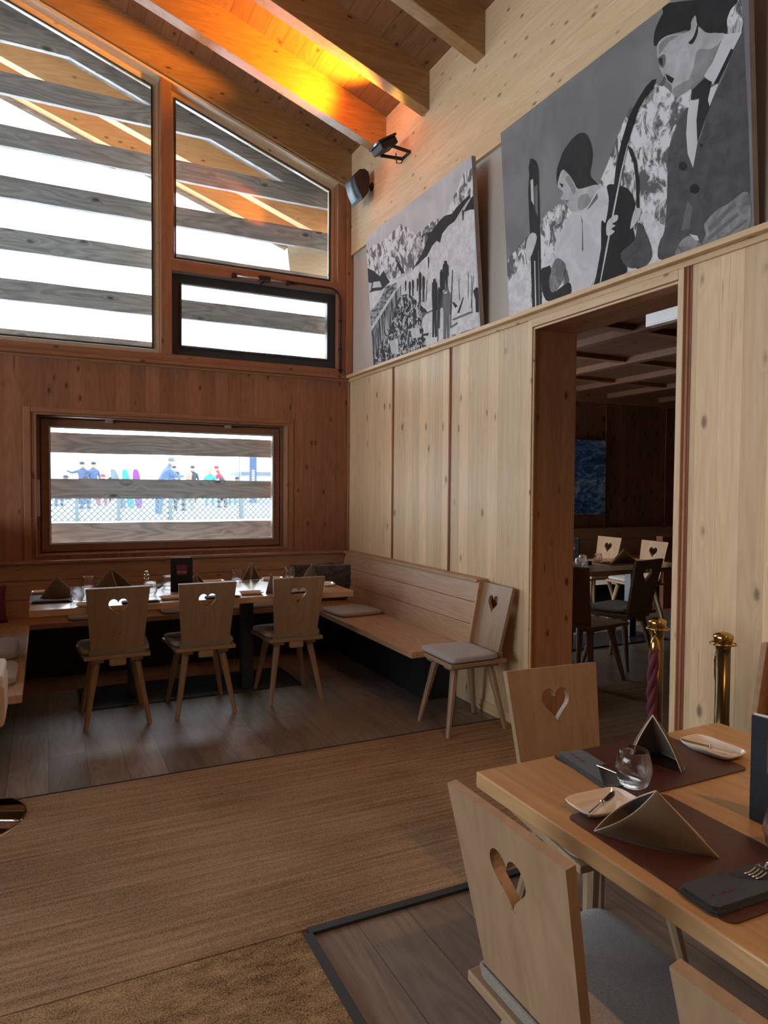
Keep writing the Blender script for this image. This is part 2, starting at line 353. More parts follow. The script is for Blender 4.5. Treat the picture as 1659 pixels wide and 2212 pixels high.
# ============================================================ THE ROOM
SL = .353; ZB = 4.387; ZT = 4.685; XR = -4.6      # rafter slope, rafter bottom and board height at the right wall, ridge
def zr(z0, x): return z0 - SL * x if x >= XR else z0 - SL * (2 * XR - x)
# ---- floor
fl = bx(-9.2, .33, -10, 0, -.12, 0); struct('floor', fl, M['floor'])
struct('floor', bx(.33, 7.6, -6, 2.1, -.12, 0), M['floor'])
# ---- right wall
wr = MB(); wr.box(0, .33, -2.82, .28, 0, 2.55).box(0, .33, -10, -3.94, 0, 2.55).box(0, .33, -3.94, -2.82, 2.49, 2.55)
wall_right = struct('wall_right', wr, M['wall_v'])
struct('plaster_band', bx(.03, .33, -10, .0, 2.55, 3.735), M['plaster'], wall_right)
struct('upper_cladding', bx(0, .33, -10, .28, 3.735, 4.8), M['wall_h'], wall_right)
struct('plaster_band_end', bx(.0, .33, .0, .28, 2.55, 3.735), M['pine_zl'], wall_right)
def batten(y):
    struct('batten', bx(-.003, .004, y - .019, y + .019, .9 if y > -2.4 else .07, 2.53), M['batten'], wall_right)
    b = MB(); b.tube([(-.004, y, .9 if y > -2.4 else .07), (-.004, y, 2.53)], .006, 8); struct('bead', b, M['reveal'], wall_right)
for y in (-.949, -1.878, -3.965, -4.93, -5.86, -6.8): batten(y)
struct('baseboard_right', bx(-.012, 0, -2.8, -2.3, 0, .07), M['pine_y'])
struct('baseboard_right', bx(-.012, 0, -10, -3.99, 0, .07), M['pine_y'])
# ledge that carries the pictures
struct('trim_1', bx(-.055, .03, -10, -.03, 2.552, 2.58), M['pine_y'], bevel=.004)
struct('trim_2', bx(-.014, 0, -10, -.01, 2.525, 2.552), M['pine_y'], bevel=.003)
# ---- doorway
door = sempty('door_1')
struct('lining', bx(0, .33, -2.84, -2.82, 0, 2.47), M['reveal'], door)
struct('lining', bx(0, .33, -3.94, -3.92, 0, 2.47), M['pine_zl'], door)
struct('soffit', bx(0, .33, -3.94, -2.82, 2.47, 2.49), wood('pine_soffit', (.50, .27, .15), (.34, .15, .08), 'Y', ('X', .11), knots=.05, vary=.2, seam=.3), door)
struct('casing', bx(-.014, 0, -2.838, -2.795, 0, 2.525), M['pine_zl'], door, bevel=.003)
struct('casing', bx(-.014, 0, -3.946, -3.915, 0, 2.525), M['pine_zl'], door, bevel=.003)
struct('casing', bx(-.014, 0, -3.915, -2.838, 2.478, 2.525), M['pine_y'], door, bevel=.003)
mb = MB()
for yy in (-2.846, -3.912): mb.box(-.006, .006, yy - .006, yy + .006, 0, 2.468)
mb.box(-.006, .006, -3.912, -2.846, 2.462, 2.474); struct('casing_bead', mb, M['pine_y'], door, bevel=.002)
struct('threshold', bx(.27, .31, -3.92, -2.84, 0, .006), M['brass'], door)
# ---- back wall, y = 0 .. 0.25
W1 = (-2.735, -.62, .93, 2.085)
wb = MB()
for x0, x1, z0, z1 in ((-9.2, 0, 0, .93), (-.62, 0, .93, 2.085), (-4.6, -2.735, .93, 2.085), (-9.2, -6.7, .93, 2.085), (-9.2, 0, 2.085, 2.575)): wb.box(x0, x1, 0, .25, z0, z1)
wall_back = struct('wall_back', wb, M['wall_back'])
for x in (-.595, -2.79): struct('batten', bx(x - .026, x + .026, -.008, 0, .9, 2.13 if x > -1 else 2.13), M['pine_z'], wall_back, bevel=.003)
struct('batten', bx(-2.76, -.60, -.012, 0, 2.09, 2.13), M['pine_x'], wall_back, bevel=.004)
struct('batten', bx(-3.74, -3.70, -.008, 0, .9, 2.54), M['pine_z'], wall_back)
struct('batten', bx(-.02, 0, -.02, 0, .9, 2.54), M['pine_z'], wall_back, bevel=.004)
struct('trim_3', bx(-9.2, 0, -.055, .02, 2.548, 2.577), M['pine_x'], bevel=.004)
struct('trim_4', bx(-9.2, 0, -.014, 0, 2.525, 2.548), M['pine_x'], bevel=.003)
# upper timbers
struct('trim_5', bx(-9.2, 0, 0, .22, 2.577, 2.645), M['pine_x'], bevel=.003)                       # sill rail
struct('trim_6', bx(-1.665, -.125, .0, .20, 3.366, 3.46), M['pine_x'], bevel=.003)                 # middle rail
for i, (x0, x1) in enumerate(((-1.756, -1.665), (-3.46, -3.37), (-4.65, -4.55), (-6.0, -5.91), (-7.6, -7.51), (-9.2, -9.05))):
    za, zb_ = zr(4.36, x0), zr(4.36, x1)
    m = MB(); m.hexa([(x0, 0, 2.645), (x1, 0, 2.645), (x1, .2, 2.645), (x0, .2, 2.645)], [(x0, 0, za), (x1, 0, zb_), (x1, .2, zb_), (x0, .2, za)])
    struct('trim_%d' % (7 + i), m, M['pine_z'], bevel=.003)
m = MB(); m.hexa([(-.125, 0, 2.645), (-.0, 0, 2.645), (-.0, .22, 2.645), (-.125, .22, 2.645)], [(-.125, 0, 4.404), (-.0, 0, 4.36), (-.0, .22, 4.36), (-.125, .22, 4.404)])
struct('trim_13', m, M['pine_z'], bevel=.003)
struct('trim_14', bx(-.04, 0, -.028, 0, 2.58, 4.37), M['pine_z'], bevel=.004)                       # corner strip
def slope_bar(name, y0, y1, za, zb_, m, parent=None, x0=0, x1=XR, both=True, bevel=0):
    for s_ in ((1, -1) if both else (1,)):
        mb = MB()
        f = (lambda x: x) if s_ == 1 else (lambda x: 2 * XR - x)
        a, b = sorted((f(x0), f(x1)))
        p = lambda x, y, z: (x, y, zr(z, x))
        mb.hexa([p(a, y0, za), p(b, y0, za), p(b, y1, za), p(a, y1, za)], [p(a, y0, zb_), p(b, y0, zb_), p(b, y1, zb_), p(a, y1, zb_)])
        struct(name, mb, m, parent, bevel=bevel)
ceiling = sempty('ceiling')
slope_bar('board_ceiling', -10.2, .1, ZT, ZT + .1, M['ceil'], ceiling, x0=.33)
slope_bar('gable_head', .0, .25, 4.357, 4.38, M['pine_xl'], wall_back)
slope_bar('gable_head', .085, .25, 4.38, 4.70, M['wall_back'], wall_back)
for i in range(13):
    y = -.03 - .748 * i + (.0 if i < 2 else 0)
    slope_bar('rafter', y, y + .11, ZB, ZT + .01, M['rafter'], ceiling, bevel=.004)
struct('ridge_beam', bx(XR - .08, XR + .08, -10, 0, ZB - SL * XR - .12, ZT - SL * XR), M['rafter'], ceiling)
# ---- other walls of the hall, with their windows
wl_ = MB(); wl_.box(-9.45, -9.2, -10.25, .25, 0, .8).box(-9.45, -9.2, -10.25, .25, 2.9, 4.8)
for y0, y1 in ((-10.25, -6.6), (-.6, .25), (-3.7, -3.55)): wl_.box(-9.45, -9.2, y0, y1, .8, 2.9)
struct('wall_left', wl_, M['pine_z'])
wf = MB(); wf.box(-9.2, .33, -10.25, -10, 0, 3.9)
wf.prism([[(-9.2, 3.9), (.33, 3.9), (.33, 4.6), (XR, 6.35), (-9.2, 4.7)]], -10.25, -10, 'XZ')
struct('wall_front', wf, M['pine_z'])
# ---- windows
def window(n, outer, y, fw_, fd, fm, slope=False, lin=None, name='sash_frame'):
    """outer = (x0, x1, z0, z1) at plane y; a rectangular frame and its pane"""
    w_ = sempty('window_%d' % n); x0, x1, z0, z1 = outer
    m = MB()
    if not slope:
        m.prism([[(x0, z0), (x1, z0), (x1, z1), (x0, z1)], [(x0 + fw_, z0 + fw_), (x1 - fw_, z0 + fw_), (x1 - fw_, z1 - fw_), (x0 + fw_, z1 - fw_)]], y, y + fd, 'XZ')
        pl = [(x0 + fw_, z0 + fw_), (x1 - fw_, z0 + fw_), (x1 - fw_, z1 - fw_), (x0 + fw_, z1 - fw_)]
    else:
        a = [(x0, z0), (x1, z0), (x1, zr(z1, x1)), (x0, zr(z1, x0))]
        if x0 < XR < x1: a = [(x0, z0), (x1, z0), (x1, zr(z1, x1)), (XR, zr(z1, XR)), (x0, zr(z1, x0))]
        pl = [(x0 + fw_, z0 + fw_), (x1 - fw_, z0 + fw_), (x1 - fw_, zr(z1, x1 - fw_) - fw_ * 1.06), (x0 + fw_, zr(z1, x0 + fw_) - fw_ * 1.06)]
        m.prism([a, pl], y, y + fd, 'XZ')
    struct(name, m, fm, w_, bevel=.003)
    struct('pane', MB().prism([pl], y + fd * .5, y + fd * .5 + .006, 'XZ'), M['glass'], w_)
    return w_, pl
w1, pl = window(1, (-2.692, -.665, .955, 2.052), .115, .068, .06, M['sash'])
m = MB(); x0, x1, z0, z1 = W1
m.prism([[(x0, z0), (x1, z0), (x1, z1), (x0, z1)], [(-2.70, .948), (-.658, .948), (-.658, 2.06), (-2.70, 2.06)]], .10, .24, 'XZ'); m.prism([[(x0, z0), (x1, z0), (x1, z1), (x0, z1)], [(-2.66, .985), (-.70, .985), (-.70, 2.02), (-2.66, 2.02)]], .18, .24, 'XZ'); struct('fixed_frame', m, M['sash'], w1)
m = MB(); m.prism([[(x0 - .0, z0), (x1, z0), (x1, z1), (x0, z1)], [(x0 + .012, z0 + .012), (x1 - .012, z0 + .012), (x1 - .012, z1 - .012), (x0 + .012, z1 - .012)]], -.012, .10, 'XZ'); struct('lining', m, M['pine_z'], w1, bevel=.002)
m = MB(); m.prism([[(-2.632, 1.015), (-.725, 1.015), (-.725, 1.992), (-2.632, 1.992)], [(-2.618, 1.03), (-.739, 1.03), (-.739, 1.978), (-2.618, 1.978)]], .105, .117, 'XZ'); struct('glazing_bead', m, M['alu'], w1)
for hx in (-2.17, -1.16): struct('hinge', bx(hx - .03, hx + .03, .085, .115, 2.035, 2.062), M['alu'], w1, bevel=.002)
m = MB(); m.tube([(-2.66, .088, 2.068), (-.95, .088, 2.068)], .006, 8); struct('stay_rail', m, M['alu'], w1)
struct('striker', bx(-2.722, -2.70, .085, .10, 1.25, 1.55), M['alu'], w1)
LG = M['pine_xl']
w2, _ = window(2, (-3.37, -1.756, 2.645, 4.357), .11, .05, .07, LG, True)
w3, _ = window(3, (-1.665, -.125, 3.46, 4.357), .11, .04, .07, LG, True)
for wn_, (a, b, c, d, s_) in ((w2, (-3.32, -1.806, 2.695, 4.30, 1)), (w3, (-1.625, -.165, 3.50, 4.31, 1))):
    o_ = [(a, c), (b, c), (b, zr(d, b)), (a, zr(d, a))]; t = .013
    i_ = [(a + t, c + t), (b - t, c + t), (b - t, zr(d, b - t) - t), (a + t, zr(d, a + t) - t)]
    struct('gasket', MB().prism([o_, i_], .098, .112, 'XZ'), M['rubber'], wn_)
w4, _ = window(4, (-1.66, -.13, 2.65, 3.36), .06, .075, .075, M['window_black'])
m = MB(); m.prism([[(-1.592, 2.718), (-.198, 2.718), (-.198, 3.292), (-1.592, 3.292)], [(-1.575, 2.735), (-.215, 2.735), (-.215, 3.275), (-1.575, 3.275)]], .045, .062, 'XZ'); struct('casement', m, M['window_black'], w4, bevel=.003)
op = struct('opener', MB().tube([(-1.12, -.03, 3.385), (-.64, -.03, 3.385)], .013, 12), M['alu'], w4)
struct('bracket', bx(-.91, -.80, -.045, .0, 3.375, 3.415), M['black_plastic'], op, bevel=.003)
struct('end_cap', bx(-1.15, -1.115, -.046, -.004, 3.365, 3.405), M['black_plastic'], op, bevel=.003)
struct('end_cap', bx(-.65, -.615, -.046, -.004, 3.365, 3.405), M['black_plastic'], op, bevel=.003)
struct('chain', MB().tube([(-.855, -.03, 3.385), (-.90, .03, 3.32)], .011, 8), M['black_plastic'], op)
cbl = [(-.62, -.012, 3.40), (-.22, -.012, 3.40)] + [(-.22 + .12 * math.sin(a), -.012, 3.28 + .12 * math.cos(a)) for a in [R(q) for q in (15, 30, 45, 60, 75, 90)]] + [(-.10, -.012, 2.60)]
struct('cable', MB().tube(cbl, .009, 8), M['black_plastic'], w4)
for z in (3.1, 2.83, 2.63): struct('cable_clip', bx(-.118, -.082, -.02, 0, z - .008, z + .008), M['black_plastic'], w4)
for (x, z) in ((-1.772, 3.38), (-.135, 4.11)):
    pass
for i, (a, b) in enumerate(((-4.55, -3.46), (-5.91, -4.65), (-7.51, -6.0), (-9.05, -7.6))): window(5 + i, (a, b, 2.645, 4.357), .11, .05, .07, LG, True)
window(9, (-6.7, -4.6, .93, 2.085), .115, .09, .07, M['sash'])
# ============================================================ OUTSIDE
scr = tag(empty('board_screen', (-3, .47, 0)), 'weathered grey horizontal timber boards spaced across the outside of the windows', 'timber screen')
def slat(z, x0=-9.4, x1=.4, h=.175):
    m = MB(); n = 60
    rr = random.Random(int(z * 100)); k1, k2 = rr.uniform(0, 6), rr.uniform(0, 6)
    def e(x, k): return .002 * math.sin(x * 2.1 + k) + .0015 * math.sin(x * 7.3 + k * 2)
    vs = []
    for i in range(n + 1):
        x = x0 + (x1 - x0) * i / n
        for (y, zz) in ((-.022, z - h + e(x, k1)), (.022, z - h + e(x, k1)), (.022, z + e(x, k2)), (-.022, z + e(x, k2))): vs.append((x + 3, y, zz))
    fs = [(i * 4 + j, i * 4 + (j + 1) % 4, i * 4 + 4 + (j + 1) % 4, i * 4 + 4 + j) for i in range(n) for j in range(4)] + [(0, 1, 2, 3), (n * 4 + 3, n * 4 + 2, n * 4 + 1, n * 4)]
    m.add(vs, fs); m.build('board', M['slat'], scr)
for z in (1.172, 1.565, 1.967, 2.39, 2.82, 3.241, 3.655, 4.085, 4.506, 4.941, 5.37):
    x1 = .4 if z < 4.35 else (4.55 - z) / SL + .3
    slat(z, x0=-9.4 if z < 4.35 else -9.2 - ((4.55 - z) / SL + .3), x1=x1)
for x in (-9.0, .3): m = MB(); m.box(x + 3 - .05, x + 3 + .05, .022, .12, -.3, 4.2); m.build('screen_post', M['slat'], scr)
ov = tag(empty('roof_overhang', (0, .5, 0)), 'orange-brown rafters and boards of the roof edge outside the gable windows', 'roof overhang')
def ov_bar(name, y0, y1, za, zb_, m, x0=.6, x1=XR):
    for s_ in (1, -1):
        f = (lambda x: x) if s_ == 1 else (lambda x: 2 * XR - x)
        a, b = sorted((f(x0), f(x1))); p = lambda x, y, z: (x, y - .5, zr(z, x))
        mb = MB().hexa([p(a, y0, za), p(b, y0, za), p(b, y1, za), p(a, y1, za)], [p(a, y0, zb_), p(b, y0, zb_), p(b, y1, zb_), p(a, y1, zb_)])
        mb.build(name, m, ov)
ov_bar('fascia', .45, .49, 4.33, 4.69, M['slat'])
ov_bar('rafter', 1.18, 1.29, ZB, ZT, M['out_rafter']); ov_bar('rafter', 1.75, 1.87, ZB, ZT, M['out_rafter'])
ov_bar('verge_board', 1.88, 1.92, ZB - .06, ZT + .05, M['slat'])
ov_bar('roof_boards', .1, 1.92, ZT, ZT + .06, M['slat'])
m = MB(); m.prism([[(-.40, 3.68), (.1, 3.60), (.1, 4.0), (-.36, 4.0), (-.43, 3.93)]], .62 - .5, 1.95 - .5, 'XZ'); m.build('purlin', M['pine_xl'], ov)
# snowy ground
g = MB(); g.grid(lambda u, v: (-60 + 150 * u, .7 + 90 * v * v, .25 + .9 * min(1, v * 2.0) ** 2 * .6 + 9 * max(0, v - .55) ** 2 * 4 + .05 * math.sin(u * 60) * v), 60, 40)
tag(g.build('snow_ground', M['snow_ground']), kind='structure')
# lattice fence
fy = 14.0; fen = tag(empty('lattice_fence', (0, fy, .45)), 'pale diamond lattice fence in the snow outside the low window', 'fence')
posts = [-3.4, -1.90, -.86, .51, 2.53, 4.3, 6.0]
for x in posts: bx(x - .05, x + .05, -.05, .05, -.1, .85).build('post', M['lattice'], fen)
for a, b in zip(posts, posts[1:]):
    pm = MB()
    a += .05; b -= .05; st = .155; h = .78; k = a - h
    while k < b:
        for s_ in (1, -1):
            # lath from (k,0) rising, clipped to the bay
            xa, za, xb, zb_ = (k, 0, k + h, h) if s_ == 1 else (k, h, k + h, 0)
            t0 = max(0, (a - xa) / (xb - xa)); t1 = min(1, (b - xa) / (xb - xa))
            if t1 - t0 > .03:
                p0 = (xa + (xb - xa) * t0, za + (zb_ - za) * t0); p1 = (xa + (xb - xa) * t1, za + (zb_ - za) * t1)
                dx, dz = p1[0] - p0[0], p1[1] - p0[1]; l = math.hypot(dx, dz); nx, nz = -dz / l * .017, dx / l * .017
                yy = .008 * s_
                pm.prism([[(p0[0] - nx, p0[1] - nz), (p1[0] - nx, p1[1] - nz), (p1[0] + nx, p1[1] + nz), (p0[0] + nx, p0[1] + nz)]], yy - .006, yy + .006, 'XZ')
        k += st
    pm.box(a, b, -.02, .02, h, h + .04); pm.build('lattice_panel', M['lattice'], fen, fixn=False)
# ---- people outside (small, far)
def person_mesh(name, joints, edges, radii, parent, m):
    me = bpy.data.meshes.new(name); me.from_pydata([tuple(j) for j in joints], edges, []); me.materials.append(m)
    o = bpy.data.objects.new(name, me); C.objects.link(o); o.parent = parent
    sk = o.modifiers.new('skin', 'SKIN'); me.skin_vertices or me.attributes
    lay = me.skin_vertices[0] if len(me.skin_vertices) else None
    if lay is None:
        bm = bmesh.new(); bm.from_mesh(me); bm.verts.layers.skin.verify(); bm.to_mesh(me); bm.free(); lay = me.skin_vertices[0]
    for i, r_ in enumerate(radii): lay.data[i].radius = (r_, r_ * .8); lay.data[i].use_root = (i == 0)
    sb = o.modifiers.new('sub', 'SUBSURF'); sb.levels = 1; sb.render_levels = 1
    return o
def person(x, y, z, rz, pose, jacket, trousers, label, cap='dark_cloth', s=1.0):
    t = empty('person', (x, y, z), rz); t.scale = (s, s, s)
    tag(t, label, 'person', 'skiers beyond the lattice fence')
    lean = .0 if pose != 'lean' else .28; sit = pose == 'sit'
    hz = .92 if not sit else .5
    sh = hz + .50; sy = lean
    J = [(0, 0, hz), (0, sy * .5, hz + .25), (0, sy, sh), (0, sy * 1.15, sh + .09), (0, sy * 1.25 + .02, sh + .2),
         (-.19, sy, sh - .03), (.19, sy, sh - .03)]
    if pose == 'arms': J += [(-.42, .05, sh - .05), (-.62, .12, sh - .02), (.40, .1, sh - .1), (.5, .3, sh + .0)]
    elif pose == 'lean': J += [(-.25, sy + .2, sh - .2), (-.12, sy + .45, sh - .18), (.25, sy + .2, sh - .2), (.12, sy + .45, sh - .18)]
    else: J += [(-.25, .03, sh - .30), (-.18, .2, sh - .45), (.25, .03, sh - .30), (.18, .2, sh - .45)]
    if sit: J += [(-.1, 0, hz), (-.12, .42, hz), (-.12, .44, .06), (-.12, .55, .04), (.1, 0, hz), (.12, .42, hz), (.12, .44, .06), (.12, .55, .04)]
    else: J += [(-.1, 0, hz - .05), (-.12, .03, .48), (-.13, 0, .08), (-.13, .13, .04), (.1, 0, hz - .05), (.13, .05, .48), (.14, -.02, .08), (.14, .11, .04)]
    E_ = [(0, 1), (1, 2), (2, 3), (3, 4), (2, 5), (2, 6), (5, 7), (7, 8), (6, 9), (9, 10), (0, 11), (11, 12), (12, 13), (13, 14), (0, 15), (15, 16), (16, 17), (17, 18)]
    rad = [.15, .15, .14, .06, .10, .085, .085, .062, .045, .062, .045, .10, .075, .06, .05, .10, .075, .06, .05]
    b_ = person_mesh('body', J, E_, rad, t, M[jacket])
    hd = Vector((0, sy * 1.3 + .03, sh + .2))
    m = MB(); m.lathe([(.02, .03), (.085, .04), (.105, .08), (.09, .13), (.04, .16)], 12, (hd.x, hd.y, hd.z)); m.build('hat', M[cap], t)
    m = MB(); m.lathe([(.02, -.12), (.06, -.10), (.08, -.03), (.085, .045)], 12, (hd.x, hd.y, hd.z)); m.build('face', M['skin_tone'], t)
    return t
person(-1.31, 24, .70, 2.6, 'arms', 'navy', 'dark_cloth', 'person in dark blue with arms spread, at the left of the crowd in the snow')
person(-.88, 24.5, .72, 3.4, 'stand', 'blue_cloth', 'dark_cloth', 'person in blue standing behind the fence, second from the left')
person(-1.38, 20.4, .10, 2.9, 'stand', 'navy', 'dark_cloth', 'person in navy standing low in front of the spread-armed one')
person(-1.95, 22, .55, .6, 'sit', 'navy', 'dark_cloth', 'crouching person in navy at the far left edge of the crowd')
person(-.62, 23, .62, 3.0, 'sit', 'red', 'dark_cloth', 'seated person in red left of the snowboards', 'red')
person(-.12, 24.4, .84, 2.5, 'sit', 'dark_cloth', 'dark_cloth', 'seated person in dark clothes left of the snowboards')
person(.60, 17, .46, -1.35, 'lean', 'blue_cloth', 'dark_cloth', 'large person in a blue hooded jacket leaning forward, nearest of the crowd', 'grey_cloth', 1.12)
person(1.50, 19, .55, 3.2, 'sit', 'dark_cloth', 'dark_cloth', 'seated person in black with a backpack behind the lattice fence', 'dark_cloth', 1.1)
person(2.05, 19.6, .55, 2.9, 'sit', 'beige', 'dark_cloth', 'seated person in a beige patterned jacket next to the backpack wearer', 'beige', 1.1)
person(2.22, 24, .62, 3.1, 'stand', 'blue_cloth', 'grey_cloth', 'person in dull blue standing right of the hooded jacket')
person(3.18, 25, .66, 3.1, 'stand', 'dark_cloth', 'dark_cloth', 'person in dark grey standing alone right of centre')
person(3.20, 21.5, .48, 2.6, 'stand', 'teal', 'dark_cloth', 'person in a bright teal jacket towards the right of the crowd', 'beige')
person(3.42, 20.5, .52, 3.0, 'sit', 'dark_cloth', 'dark_cloth', 'seated person in black beside the teal jacket')
person(4.05, 22.4, .60, 1.2, 'lean', 'red', 'pale_cloth', 'person in a red and white jacket bending forward on the right', 'red')
person(4.55, 22.5, .58, 2.4, 'sit', 'teal', 'dark_cloth', 'small seated person in teal at the right end of the crowd')
for i, (x, c_, lb) in enumerate(((-.09, 'grey_cloth', 'grey snowboard leaning in the snow, leftmost of the boards'), (.17, 'teal', 'teal snowboard standing upright beside the purple one'), (.43, 'purple', 'purple snowboard standing upright beside the hooded person'))):
    m = MB(); o_ = []
    for k in range(24):
        a = 2 * PI * k / 24; o_.append((.14 * math.copysign(abs(math.cos(a)) ** .6, math.cos(a)), .75 + .75 * math.copysign(abs(math.sin(a)) ** .75, math.sin(a))))
    m.prism([o_], -.01, .01, 'XZ'); q = m.build('snowboard', M[c_], loc=(x, 20.5, .66), rot=(R(-8), R(-14 + 5 * i), 0)); tag(q, lb, 'snowboard', 'snowboards stuck in the snow')
sg = tag(empty('banner_stand', (4.66, 20.5, .4)), 'tall narrow dark blue banner with white writing at the right of the terrace', 'banner')
bx(-.14, .14, -.02, .02, .5, 2.4).build('banner', M['navy'], sg); bx(-.2, .2, -.15, .15, 0, .06).build('foot', M['grey_cloth'], sg); bx(-.02, .02, -.02, .02, .0, .5).build('pole', M['grey_cloth'], sg)
m = MB()
for k in range(9): m.box(-.05, .05, -.026, -.02, 1.0 + k * .09, 1.05 + k * .09)
m.build('lettering', M['white_plastic'], sg)
sb_ = tag(empty('ski_lift_hut', (6.6, 23, .5)), 'low grey building with dark window openings at the far right', 'hut')
bx(-1.6, 2.2, 0, 1.5, 0, 1.5).build('wall', M['pale_cloth'], sb_); bx(-1.8, 2.4, -.2, 1.7, 1.5, 1.66).build('roof', M['grey_cloth'], sb_)
for k in range(3): bx(-1.1 + k * 1.05, -.4 + k * 1.05, -.03, .01, .55, .95).build('window', M['dark_cloth'], sb_)
pl_ = tag(empty('lamp_post', (4.2, 20.8, .4)), 'thin grey lamp post standing left of the banner', 'lamp post')
m = MB(); m.tube([(0, 0, 0), (0, 0, 2.5)], .02, 8); m.build('pole', M['grey_cloth'], pl_); m = MB(); m.lathe([(.05, 2.5), (.08, 2.56), (.03, 2.62)], 10); m.build('lamp_head', M['dark_cloth'], pl_)

# ============================================================ SIDE ROOM behind the doorway
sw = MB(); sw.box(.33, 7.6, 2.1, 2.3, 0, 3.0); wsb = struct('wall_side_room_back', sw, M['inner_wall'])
for x in (3.9, 5.29, 6.6): struct('batten', bx(x - .02, x + .02, 2.088, 2.1, .9, 2.86), M['batten'], wsb)
struct('crown_board', bx(.33, 7.6, 2.06, 2.1, 2.86, 3.0), M['pine_x'], wsb)
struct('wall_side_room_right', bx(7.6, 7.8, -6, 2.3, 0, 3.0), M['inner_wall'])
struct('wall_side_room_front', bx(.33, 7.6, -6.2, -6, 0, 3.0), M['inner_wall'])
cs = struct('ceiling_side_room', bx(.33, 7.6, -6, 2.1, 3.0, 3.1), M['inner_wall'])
for x in (1.12, 2.22, 3.32, 4.34, 5.3, 6.4): struct('beam', bx(x - .05, x + .05, -6, 2.06, 2.93, 3.0), M['sash'], cs)
for y in (-5.06, -3.86, -2.66, -1.46, -.26, .95): struct('beam', bx(.33, 7.6, y - .05, y + .05, 2.95, 3.0), M['pine_x'], cs)
l = bpy.data.lights.new('side_room_lamp', 'SPOT'); l.energy = INNER; l.color = (1, .58, .22); l.spot_size = R(62); l.spot_blend = .8; l.shadow_soft_size = .05; lo = bpy.data.objects.new('side_room_lamp', l); C.objects.link(lo); lo.location = (1.9, -.4, 2.93)
lo.rotation_euler = (Vector((3.1, -.15, .8)) - lo.location).to_track_quat('-Z', 'Y').to_euler()
dl = tag(empty('downlight', (1.9, -.4, 2.99)), 'small round ceiling downlight in the side room', 'ceiling light'); MB().lathe([(.09, -.03), (.12, -.02), (.12, .01)], 24).build('trim_ring', M['white_plastic'], dl)
